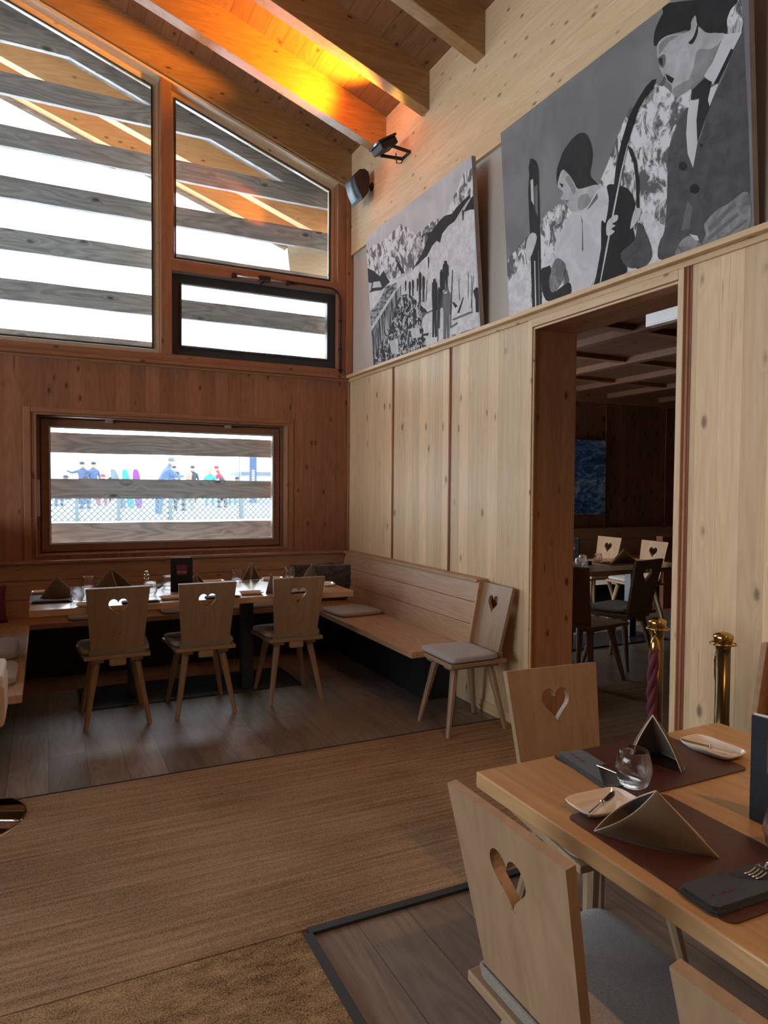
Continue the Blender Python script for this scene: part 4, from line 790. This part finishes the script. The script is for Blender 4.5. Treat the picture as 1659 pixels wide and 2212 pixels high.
napkin((-2.60, -1.16, .90), (-2.70, -1.19, zt), (-2.47, -1.20, zt), (-2.50, -1.10, zt), 'taupe napkin folded to a peak at the left end of the window table', gn)
napkin((-2.235, -.86, .905), (-2.345, -.83, zt), (-2.20, -.96, zt), (-2.09, -.84, zt), 'taupe napkin folded to a peak behind the leftmost window-table chair', gn)
napkin((-1.635, -.90, .845), (-1.70, -.88, zt), (-1.62, -.96, zt), (-1.57, -.88, zt), 'small taupe napkin just right of the menu on the window table', gn)
napkin((-1.20, -.87, .905), (-1.19, -.80, zt), (-1.285, -.885, zt), (-1.12, -.82, zt), 'taupe napkin standing open between the middle and right window-table chairs', gn)
napkin((-1.235, -1.50, .89), (-1.285, -1.55, zt), (-1.18, -1.59, zt), (-1.15, -1.48, zt), 'taupe napkin half hidden by the left edge of the rightmost window-table chair', gn)
napkin((-.66 + -.03, -.86, .875), (-.775, -.87, zt), (-.60 - .07, -.90, zt), (-.66 - .03, -.80, zt), 'taupe napkin at the right end of the window table near the dark pillows', gn)
gm = 'folded napkins on the near table'
napkin((-1.225, -4.932, .905), (-1.12, -4.86, .7635), (-1.262, -4.888, .7635), (-1.178, -4.988, .7635), 'taupe napkin standing open behind the drinking glass on the near table', gm, g=.0, bulge=.042)
napkin((-1.515, -5.212, .868), (-1.605, -5.128, .7635), (-1.455, -5.318, .7635), (-1.425, -5.262, .7635), 'large taupe napkin with a wide pocket on the nearest placemat', gm, g=.024)
napkin((2.62, -.98, .90), (2.42, -1.0, zt), (2.75, -1.05, zt), (2.78, -.9, zt), 'grey napkin folded to a peak on the side-room table', None)

def placemat(x, y, sx, sy, rz, label):
    o_ = []
    for cx, cy, a0 in ((sx / 2, sy / 2, 0), (-sx / 2, sy / 2, 90), (-sx / 2, -sy / 2, 180), (sx / 2, -sy / 2, 270)):
        for k in range(5):
            a = R(a0 + k * 22.5); o_.append((cx - math.copysign(.02, cx) + .02 * math.cos(a), cy - math.copysign(.02, cy) + .02 * math.sin(a)))
    o = MB().prism([o_], 0, .003, 'XY').build('placemat', M['leather'], loc=(x, y, .7603), rot=(0, 0, rz)); tag(o, label, 'placemat', 'brown leather placemats'); return o
placemat(-1.20, -4.897, .42, .294, R(.5), 'brown leather placemat at the far head of the near table')
placemat(-1.47, -5.265, .296, .43, R(-1.5), 'brown leather placemat nearest the camera under the large napkin')
placemat(-2.55, -1.19, .42, .38, 0, 'dark leather placemat at the left end of the window table')
placemat(2.5, -1.0, .42, .3, 0, 'dark placemat on the side-room table')

def sup(a, e): return math.copysign(abs(a) ** e, a)
def make_dish(label, grp):
    m = MB(); prof = [(.0, .002), (.72, .002), (.80, .004), (.95, .013), (1.0, .0195), (.985, .0205), (.955, .019), (.90, .012), (.78, .0065), (.6, .0055), (0, .0055)]
    n = len(prof) - 1
    def f(u, v):
        a = 2 * PI * u; q = v * n; i = min(n - 1, int(q + 1e-6)); fr = q - i; r = prof[i][0] * (1 - fr) + prof[i + 1][0] * fr; z = prof[i][1] * (1 - fr) + prof[i + 1][1] * fr
        return (sup(math.cos(a), .45) * .084 * r, sup(math.sin(a), .45) * .053 * r, z - .002)
    m.grid(f, 56, n); o = m.build('side_dish', M['porcelain'], weld=True); tag(o, label, 'dish', grp); return o
dish0 = make_dish('x', 'x')
def dish(x, y, rz, label, grp, first=False, z=.7605):
    o = dish0 if first else dish0.copy()
    if not first: C.objects.link(o)
    o.location = (x, y, z); o.rotation_euler = (0, 0, rz); tag(o, label, 'dish', grp); return o
dish(-1.502, -5.047, R(-2), 'white rounded dish with a butter knife by the glass on the near table', 'white side dishes on the near table', True)
dish(-.968, -4.912, R(92), 'white rounded dish with a butter knife at the far right of the near table', 'white side dishes on the near table')
gd = 'white side dishes on the window table'
dish(-2.67, -.95, 0, 'small white dish behind the left peaked napkin on the window table', gd)
dish(-2.42, -1.61, R(3), 'small white dish beside the leftmost chair top on the window table', gd)
dish(-1.915, -1.53, R(5), 'small white dish below the menu on the window table', gd)
dish(-1.385, -1.535, R(-5), 'small white dish between the middle and right chairs on the window table', gd)
dish(-1.50, -.86, 0, 'small white dish at the window side right of the menu', gd)
dish(-1.03, -.86, 0, 'small white dish at the window side left of the rightmost tumbler', gd)
dish(-.74, -1.33, R(80), 'small white dish at the right end of the window table', gd)
def make_knife():
    t = empty('butter_knife')
    h = MB(); h.grid(lambda u, v: ((.0052 * math.cos(2 * PI * u)) * (1.15 - .5 * v), -.085 + .085 * v, .0035 * math.sin(2 * PI * u)), 10, 6); h.add([(0, -.0865, 0)], []); h.build('handle', M['steel'], t)
    MB().lathe([(.003, -.004), (.0065, -.002), (.0065, .002), (.003, .004)], 12, T=Matrix.Rotation(PI / 2, 4, 'X')).build('collar', M['steel'], t)
    b = MB().prism([[(-.004, .003), (.005, .003), (.0085, .02), (.0095, .055), (.005, .072), (-.003, .078), (-.006, .06)]], -.0007, .0007, 'XY'); b.build('blade', M['steel'], t); return t
k0 = make_knife(); bpy.context.view_layer.update()
def knife(x, y, z, rz, label, first=False, tilt=0):
    o = k0 if first else copy_tree(k0); o.location = (x, y, z); o.rotation_euler = (tilt, 0, rz); tag(o, label, 'knife', 'butter knives on dishes'); return o
knife(-1.505, -5.047, .7735, math.atan2(.062, .133) - PI / 2, 'butter knife lying on the dish beside the glass', True)
knife(-.978, -4.915, .7755, math.atan2(-.132, .05) - PI / 2, 'butter knife lying on the dish at the far right of the near table')
def make_tumbler():
    m = MB(); seg = 28; prof = [(.001, .004), (.022, .002), (.027, .0), (.0305, .004), (.0375, .020), (.0425, .042), (.0425, .058), (.0395, .074), (.0345, .089), (.0335, .090), (.0328, .089), (.0378, .074), (.0408, .058), (.0405, .042), (.035, .022), (.027, .012), (.001, .010)]
    vs = []; fs = []
    for i, (r, z) in enumerate(prof):
        for k in range(seg):
            a = 2 * PI * k / seg; rr = r
            if 2 < i < 6 : rr += (.0026 if (k + i) % 2 else -.0026) * (1 if z < .05 else .4)
            vs.append((rr * math.cos(a), rr * math.sin(a), z))
    for i in range(len(prof) - 1):
        for k in range(seg):
            k2 = (k + 1) % seg; fs.append((i * seg + k, i * seg + k2, (i + 1) * seg + k2, (i + 1) * seg + k))
    m.add(vs, fs, 0, True); return m.build('tumbler', M['tumbler'])
tb0 = make_tumbler()
def tumbler_(x, y, label, grp, first=False, z=.7605):
    o = tb0 if first else tb0.copy()
    if not first: C.objects.link(o)
    o.location = (x, y, z); tag(o, label, 'glass', grp); return o
tumbler_(-1.352, -4.992, 'empty cut-glass tumbler between the two placemats on the near table', 'tumblers on the near table', True, .7638)
tumbler_(-1.318, -5.368, 'cut-glass tumbler cut off by the right edge of the photo', 'tumblers on the near table', z=.7638)
gt = 'tumblers on the window table'
for x, y, lb_ in ((-2.485, -1.39, 'tumbler right of the left peaked napkin, nearer of the two there'), (-2.39, -.83, 'tumbler at the window side behind the left peaked napkin'), (-1.86, -1.0, 'tumbler just left of the menu on the window table'), (-2.02, -1.30, 'tumbler half hidden behind the top right corner of the leftmost chair'), (-1.315, -.84, 'tumbler left of the open standing napkin'), (-.875, -.83, 'tumbler at the window side near the right end of the window table')): tumbler_(x, y, lb_, gt)
gs = 'tumblers on the side-room table'
tumbler_(1.93, -1.10, 'tumbler on the side-room table, nearest the door jamb', gs); tumbler_(2.15, -.90, 'tumbler on the side-room table, left one of the back pair', gs); tumbler_(2.40, -.85, 'tumbler on the side-room table, right one of the back pair', gs)
bk_ = bx(-.025, .025, -.02, .02, 0, .04).build('condiment_block', M['black_plastic'], bevel=.003, loc=(2.12, -1.02, .7605)); tag(bk_, 'small black block beside the tumblers on the side-room table', 'holder')

def pouch(x, y, z, rz, label, flip=1, grp='felt cutlery pouches', L=.23, W=.088):
    t = tag(empty('cutlery_pouch', (x, y, z), rz), label, 'pouch', grp)
    def slab(pts, z0, z1, name):
        m = MB().prism([pts], z0, z1, 'XY'); return m.build(name, M['felt_dark'], t, bevel=.003)
    r_ = .014; back = []
    for cx, cy, a0 in ((L / 2, W / 2, 0), (-L / 2, W / 2, 90), (-L / 2, -W / 2, 180), (L / 2, -W / 2, 270)):
        for k in range(4): a = R(a0 + k * 30); back.append((cx - math.copysign(r_, cx) + r_ * math.cos(a), cy - math.copysign(r_, cy) + r_ * math.sin(a)))
    slab(back, 0, .005, 'back_panel')
    fr = [(-L / 2 + .004, W / 2 - .01), (-L / 2 + .004, -W / 2 + .01), (-L / 2 + .016, -W / 2 + .003), (L * .46, -W / 2 + .003), (L * .05, W * .12), (-.0, W / 2 - .003), (-L / 2 + .016, W / 2 - .003)]
    slab(fr, .005, .012, 'front_flap')
    s_ = MB()
    for k in range(7): s_.box(-L * .40 + k * .009, -L * .40 + k * .009 + .006, -.012 + .003 * math.sin(k * 2), -.009 + .004 * math.sin(k * 2.4), .012, .0126)
    s_.build('embroidery', M['stitch'], t)
    return t
pouch(-1.372, -4.872, .7608, R(-98), 'dark felt cutlery pouch at the left edge of the far placemat', grp='felt cutlery pouches on the near table')
pouch(-1.515, -5.412, .7640, R(-2), 'dark felt cutlery pouch at the bottom right with a fork in it', grp='felt cutlery pouches on the near table')
gp = 'felt cutlery pouches on the window table'
pouch(-2.63, -1.375, .7640, R(-4), 'dark felt cutlery pouch at the left front of the window table', grp=gp)
pouch(-2.12, -1.60, .7605, R(0), 'dark felt cutlery pouch between the left and middle window-table chairs', grp=gp)
pouch(-1.60, -1.61, .7605, R(0), 'dark felt cutlery pouch behind the middle window-table chair', grp=gp)
pouch(-1.08, -1.60, .7605, R(10), 'dark felt cutlery pouch seen through the heart of the rightmost chair', grp=gp)
pouch(-1.93, -.90, .7605, R(70), 'dark felt cutlery pouch at the window side left of the menu', grp=gp)
# fork and knife in the near pouch
fk = tag(empty('fork', (-1.43, -5.398, .7765), R(190)), 'silver fork lying in the dark felt pouch at the bottom right', 'fork', 'cutlery in the near pouch')
m = MB()
for k in range(4):
    x = -.0105 + k * .007; m.tube([(.052, x, .001), (.035, x, -.002), (.018, x, -.001), (.004, x * .9, .001)], [.0011, .0015, .0018, .002], 6)
m.grid(lambda u, v: ((.006 - .022 * v), (u * 2 - 1) * (.0125 - .009 * v * v), .0015 + .001 * (1 - (u * 2 - 1) ** 2)), 8, 6); m.build('tines', M['steel'], fk, solid=.0015)
MB().tube([(-.014, 0, .003), (-.05, 0, .005), (-.09, 0, .003), (-.12, 0, 0)], [.003, .0026, .004, .005], 8).build('handle', M['steel'], fk)
kn = copy_tree(k0); kn.location = (-1.345, -4.985 + .01, .7745); kn.rotation_euler = (0, R(90), R(-150)); kn.name = 'table_knife'; tag(kn, 'steel knife showing at the open end of the far cutlery pouch', 'knife', 'cutlery in the far pouch'); kn.scale = (.8, .8, .8); kn.location = (-1.352, -4.945, .7745); kn.rotation_euler = (0, R(80), R(190))

def text_mesh(txt, size, m, parent, T, shear=.35, name='script_lettering'):
    cu = bpy.data.curves.new(name, 'FONT'); cu.body = txt; cu.size = size; cu.shear = shear; cu.extrude = .0004; cu.align_x = 'CENTER'; cu.space_character = .88; cu.resolution_u = 3
    tmp = bpy.data.objects.new('t', cu); C.objects.link(tmp); bpy.context.view_layer.update()
    me = bpy.data.meshes.new_from_object(tmp.evaluated_get(bpy.context.evaluated_depsgraph_get())); bpy.data.objects.remove(tmp)
    me.materials.clear(); me.materials.append(m); me.transform(T); o = bpy.data.objects.new(name, me); C.objects.link(o); o.parent = parent; return o
def menu(x, y, rz, label, W=.15, H=.238, open_=28):
    """standing folder; its front leaf runs along local +x from the spine and faces local -y"""
    t = tag(empty('menu_folder', (x, y, .7605), rz), label, 'menu', 'standing felt menu folders')
    bx(0, W, -.003, .003, 0, H).build('front_cover', M['felt_dark'], t, bevel=.002)
    T = Matrix.Rotation(R(open_), 4, 'Z'); bx(0, W, -.002, .004, 0, H).build('back_cover', M['felt_dark'], t, bevel=.002).rotation_euler = (0, 0, R(open_))
    pg = bx(.004, W - .01, -.001, .001, .004, H + .004).build('pages', M['ivory'], t); pg.rotation_euler = (0, 0, R(open_ * .6))
    lbq = bx(W * .27, W * .27 + .072, -.0042, -.003, H * .50, H * .50 + .072).build('label', M['burg_label'], t)
    text_mesh('Hemmelich', .0155, M['napkin_edge'], lbq, Matrix.Translation((W * .27 + .036, -.0045, H * .50 + .017)) @ Matrix.Rotation(PI / 2, 4, 'X'))
    bx(W * .27 + .004, W * .27 + .068, -.0048, -.0042, H * .50 + .0085, H * .50 + .0093).build('underline', M['napkin_edge'], lbq)
    return t
menu(-1.875, -1.215, R(-12), 'dark felt menu folder with a burgundy label standing on the window table')
menu(-1.24, -5.228, R(-88), 'dark felt menu folder on the near table, cut off by the right edge')
menu(2.16, -.62, R(-60), 'dark menu folder standing on the side-room table beside the jamb')
shk = tag(empty('pepper_mill', (-1.99, -.84, .7605)), 'small steel-topped glass pepper mill on the window table', 'pepper mill')
MB().lathe([(.019, 0), (.019, .055), (.016, .06)], 20).build('body', M['steel'], shk); MB().lathe([(.012, .06), (.012, .068), (.019, .070), (.019, .085), (.014, .088)], 20).build('cap', M['steel'], shk); MB().lathe([(.009, .088), (.013, .094), (.013, .108), (.006, .112)], 16).build('knob', M['steel'], shk)

# ============================================================ BRASS ROPE POSTS
def rope_post(x, y, label):
    t = tag(empty('rope_post', (x, y, 0)), label, 'rope post', 'brass rope posts by the doorway')
    MB().lathe([(.15, 0), (.15, .012), (.12, .03), (.04, .045), (.027, .05)], 40).build('base', M['brass'], t)
    MB().lathe([(.0255, .05), (.0255, .925)], 28).build('tube', M['brass_tube'], t)
    MB().lathe([(.0225, .925), (.0225, .930), (.027, .931), (.030, .936), (.033, .950), (.036, .963), (.031, .968), (.018, .9745), (.001, .978)], 32).build('knob', M['brass'], t)
    r_ = MB()
    for k in range(36): pass
    pts = [(.044 * math.cos(2 * PI * k / 36), .044 * math.sin(2 * PI * k / 36), .934) for k in range(37)]; r_.tube(pts, .0035, 8)
    for a in (0, PI / 2, PI, 1.5 * PI): r_.tube([(.02 * math.cos(a), .02 * math.sin(a), .934), (.044 * math.cos(a), .044 * math.sin(a), .934)], .0035, 6)
    r_.build('ring', M['brass'], t); return t
rope_post(-.408, -4.195, 'brass rope post at the right side of the doorway')
rope_post(-.408, -4.505, 'brass rope post in front of the pine wall, nearer the camera')
rp = tag(empty('twisted_rope', (-.45, -4.3, .5)), 'thick burgundy twisted rope hanging from the brass posts', 'rope')
h1 = Vector((-.445, -4.225, .93)); h2 = Vector((-.385, -4.478, .93)); o0 = Vector((-.45, -4.3, .5))
cen = []
for k in range(121):
    u = k / 120; a = PI * u
    p = h1.lerp(h2, .5 - .5 * math.cos(a)); p.z = .86 - .60 * math.sin(a) ** .8
    p += Vector((.9, -.44, 0)) * (.045 * math.sin(PI * max(0, (u - .5) * 2)) if u > .5 else 0)
    p += Vector((-.032, -.0, 0)) * (math.sin(a) ** .5 if u < .5 else max(0, 1 - (u - .5) * 5)) + Vector((-.008, 0, 0)); cen.append(p)
for s_ in range(3):
    pts = []
    for k, p in enumerate(cen):
        t = (cen[min(k + 1, 120)] - cen[max(k - 1, 0)]).normalized(); n1 = t.cross(Vector((1, 0, 0))).normalized(); n2 = t.cross(n1)
        a = k * .52 + s_ * 2 * PI / 3; pts.append(p + (n1 * math.cos(a) + n2 * math.sin(a)) * .0105 - o0)
    MB().tube(pts, .0115, 8).build('strand', M['rope'], rp)
for hp, p in ((h1, cen[0]), (h2, cen[-1])):
    MB().lathe([(.019, -.02), (.0195, .0), (.016, .03), (.009, .045), (.006, .05)], 20, tuple(p - o0)).build('end_cap', M['brass'], rp)
    MB().tube([p - o0 + Vector((0, 0, .048)), p - o0 + Vector((.004, 0, .06)), p - o0 + Vector((-.002, 0, .072)), p - o0 + Vector((.012, 0, .078))], .0035, 8).build('hook', M['brass'], rp)

# ============================================================ ON THE RIGHT WALL
def picture(y0, W, art, label, nm):
    """canvas leaning out at the top: local x runs along the wall towards the camera, local y up the canvas"""
    L = 1.108; V = Vector((-.085, 0, 1.105)).normalized(); U = Vector((0, -1, 0)); N = U.cross(V)
    if N.x > 0: N = -N
    o = tag(empty('canvas_print', (-.045, y0, 2.58)), label, 'picture', 'large black-and-white canvas prints')
    def pt(u, v, d): return U * u + V * v + N * d
    c = MB()
    c.hexa([pt(0, 0, -.032), pt(W, 0, -.032), pt(W, 0, 0), pt(0, 0, 0)], [pt(0, L, -.032), pt(W, L, -.032), pt(W, L, 0), pt(0, L, 0)])
    c.build('canvas', plain('canvas_side_' + nm, (.42, .34, .30), .8), o)
    pr = MB(); pr.add([pt(0, 0, .0005), pt(W, 0, .0005), pt(W, L, .0005), pt(0, L, .0005)], [(0, 1, 2, 3)], PK.index('sky1' if nm == 'a' else 'sky2'))
    for i, (k, smo, pts) in enumerate(art):
        q = [Vector((a / 1000, b / 1000, 0)) for a, b in pts]
        if smo and len(q) > 4:
            n = len(q); r_ = []
            for j in range(n):
                p0, p1, p2, p3 = q[j - 1], q[j], q[(j + 1) % n], q[(j + 2) % n]
                for s in range(4):
                    t = s / 4; t2 = t * t; t3 = t2 * t
                    r_.append(((p1 * 2) + (p2 - p0) * t + (p0 * 2 - p1 * 5 + p2 * 4 - p3) * t2 + (p1 * 3 - p0 - p2 * 3 + p3) * t3) * .5)
            q = r_
        q = [Vector((min(max(p.x, 0), W), min(max(p.y, 0), L), 0)) for p in q]
        tri = geometry.tessellate_polygon([q]); d = .0007 + i * .00006
        pr.add([pt(p.x, p.y, d) for p in q], [tuple(t) for t in tri], PK.index(k))
    pr.build('print', [P[k] for k in PK], o, fixn=False)
    return o
picture(-.65, 1.675, ART1, 'canvas print of skiers in front of snowy mountains, left of the two', 'a')
picture(-2.65, 1.67, ART2, 'canvas print of a man and a woman with skis, over the doorway', 'b')
# loudspeaker
sp_ = tag(empty('wall_speaker', (0, -.45, 4.2)), 'black wall loudspeaker beside the gable window, lower of the two wall devices', 'speaker')
MB().lathe([(.035, 0), (.035, .012), (.014, .016), (.014, .07)], 16, T=Matrix.Translation((0, -.05, .0)) @ Matrix.Rotation(-PI / 2, 4, 'Y')).build('wall_bracket', M['black_plastic'], sp_)
front = [(-.118 - .080 * q - .012 * math.sin(PI * q), -.15 + .205 * q) for q in [k / 8 for k in range(9)]]
o_ = front + [(-.15, .105), (-.10, .118), (-.065, .10), (-.05, .04), (-.055, -.03), (-.07, -.09)]
MB().prism([[(x, z) for x, z in o_]], -.105, .115, 'XZ').build('cabinet', M['black_plastic'], sp_, bevel=.005)
gr = MB(); gr.grid(lambda u, v: Vector((-.1205 - .080 * u - .012 * math.sin(PI * u), -.095 + .2 * v, -.142 + .190 * u)), 10, 1); gr.build('grille', M['speaker_grille'], sp_, solid=.002)
# flood light
fd = tag(empty('flood_light', (0, -1.16, 4.2)), 'black flood light on a bracket under the rafters, casting orange light', 'flood light')
MB().prism([[(-.0, -.075), (-.012, -.075), (-.19, -.10), (-.19, -.086), (-.012, -.060), (-.012, .060), (-.19, .086), (-.19, .10), (-.012, .075), (0, .075)]], -.012, .012, 'XY', T=Matrix.Rotation(R(0), 4, 'Y')).build('bracket', M['black_plastic'], fd, bevel=.002)
TF = Matrix.Translation((-.20, .0, .035)) @ Matrix.Rotation(R(-32), 4, 'Y')
MB().box(-.085, .075, -.085, .085, -.035, .02, T=TF).build('housing', M['black_plastic'], fd, bevel=.008)
MB().box(-.095, .085, -.095, .095, .02, .038, T=TF).build('front_bezel', M['black_plastic'], fd, bevel=.004)
MB().box(-.080, .070, -.080, .080, .0382, .0395, T=TF).build('lens', plain('amber_lens', (1, .5, .08), .3, emit=6), fd)
MB().box(-.0955, -.0945, -.05, .0, .022, .036, T=TF).build('rating_label', M['white_plastic'], fd)
MB().tube([(-.10, .0, .0), (-.08, .02, -.07), (-.04, .02, -.06), (-.015, .0, -.01)], .005, 8).build('cable', M['black_plastic'], fd)
fl_ = bpy.data.lights.new('flood_lamp', 'SPOT'); fl_.energy = FLOOD; fl_.color = (1, .34, .015); fl_.spot_size = R(98); fl_.spot_blend = .6; fl_.shadow_soft_size = .06
fo = bpy.data.objects.new('flood_lamp', fl_); C.objects.link(fo); fo.location = Vector((0, -1.16, 4.2)) + Vector((-.225, .0, .09)); fo.rotation_euler = (Vector((-.78, -.03, .62))).to_track_quat('-Z', 'Y').to_euler()
# emergency sign box in the doorway
ex = tag(empty('emergency_light', (.15, -3.75, 2.37)), 'white box emergency light on the right jamb of the doorway', 'emergency light')
bx(-.02, .03, -.165, .165, -.03, .035).build('housing', M['white_plastic'], ex, bevel=.003); bx(-.024, -.02, -.155, .155, -.022, .03).build('cover', M['white_plastic'], ex, bevel=.001)
# painting in the side room
pa = tag(empty('cloud_painting', (4.7, 2.06, 1.69)), 'blue and white painting of clouds on the back wall of the side room', 'painting')
def cloudm():
    m, nt, b = mat('blue_cloud_paint'); tc = nd(nt, 'TexCoord'); v = tc.outputs['Object']
    n = noise(nt, scaled(nt, v, (2.2, 2, 4.0)), 1.2, 8, .7, 1.5); n2 = noise(nt, scaled(nt, v, (3, 2, 9)), 1.5, 5, .6, 2)
    f = mth(nt, 'ADD', mth(nt, 'MULTIPLY', n, .7), mth(nt, 'MULTIPLY', n2, .3))
    lk(nt, ramp(nt, f, [(.36, (.01, .05, .16)), (.48, (.03, .14, .36)), (.55, (.20, .35, .55)), (.66, (.62, .66, .74))]), b.inputs['Base Color']); b.inputs['Roughness'].default_value = .25; return m
bx(-.53, .53, -.02, .02, -.575, .575).build('canvas', cloudm(), pa)
# ============================================================ LEFT EDGE: pedestal armchair
tc_ = tag(empty('pedestal_chair', (-3.03, -2.72, 0)), 'tan upholstered pedestal chair with a chrome foot at the left edge', 'chair')
MB().lathe([(.285, 0), (.285, .006), (.27, .014), (.12, .03), (.035, .05), (.028, .08), (.028, .46)], 64).build('pedestal', M['chrome'], tc_)
m = MB(); m.grid(lambda u, v: ((u * 2 - 1) * .215, (v * 2 - 1) * .215, .455 + .0), 1, 1); 
bx(-.21, .20, -.16, .20, .455, .64).build('seat_shell', M['tan'], tc_, bevel=.02); bx(-.205, .195, -.155, .195, .64, .685).build('seat_cushion', M['ivory'], tc_, bevel=.015)
bx(-.25, -.21, -.21, .21, .425, .95).build('backrest', M['tan'], tc_, bevel=.02)

# warm ceiling spotlight over the near table (its lamp is above the frame)
cs_ = tag(empty('ceiling_spot', (-1.2, -7.3, 4.55)), 'small black ceiling spotlight above the near table', 'ceiling light')
MB().lathe([(.035, 0), (.045, .01), (.045, .12), (.012, .13), (.012, .26)], 20).build('housing', M['black_plastic'], cs_)
sl_ = bpy.data.lights.new('ceiling_spot_lamp', 'SPOT'); sl_.energy = WARM; sl_.color = (1, .50, .20); sl_.spot_size = R(60); sl_.spot_blend = .8; sl_.shadow_soft_size = .05
so_ = bpy.data.objects.new('ceiling_spot_lamp', sl_); C.objects.link(so_); so_.location = (-1.2, -7.3, 4.53); so_.rotation_euler = (Vector((-1.05, -4.7, .7)) - so_.location).to_track_quat('-Z', 'Y').to_euler()
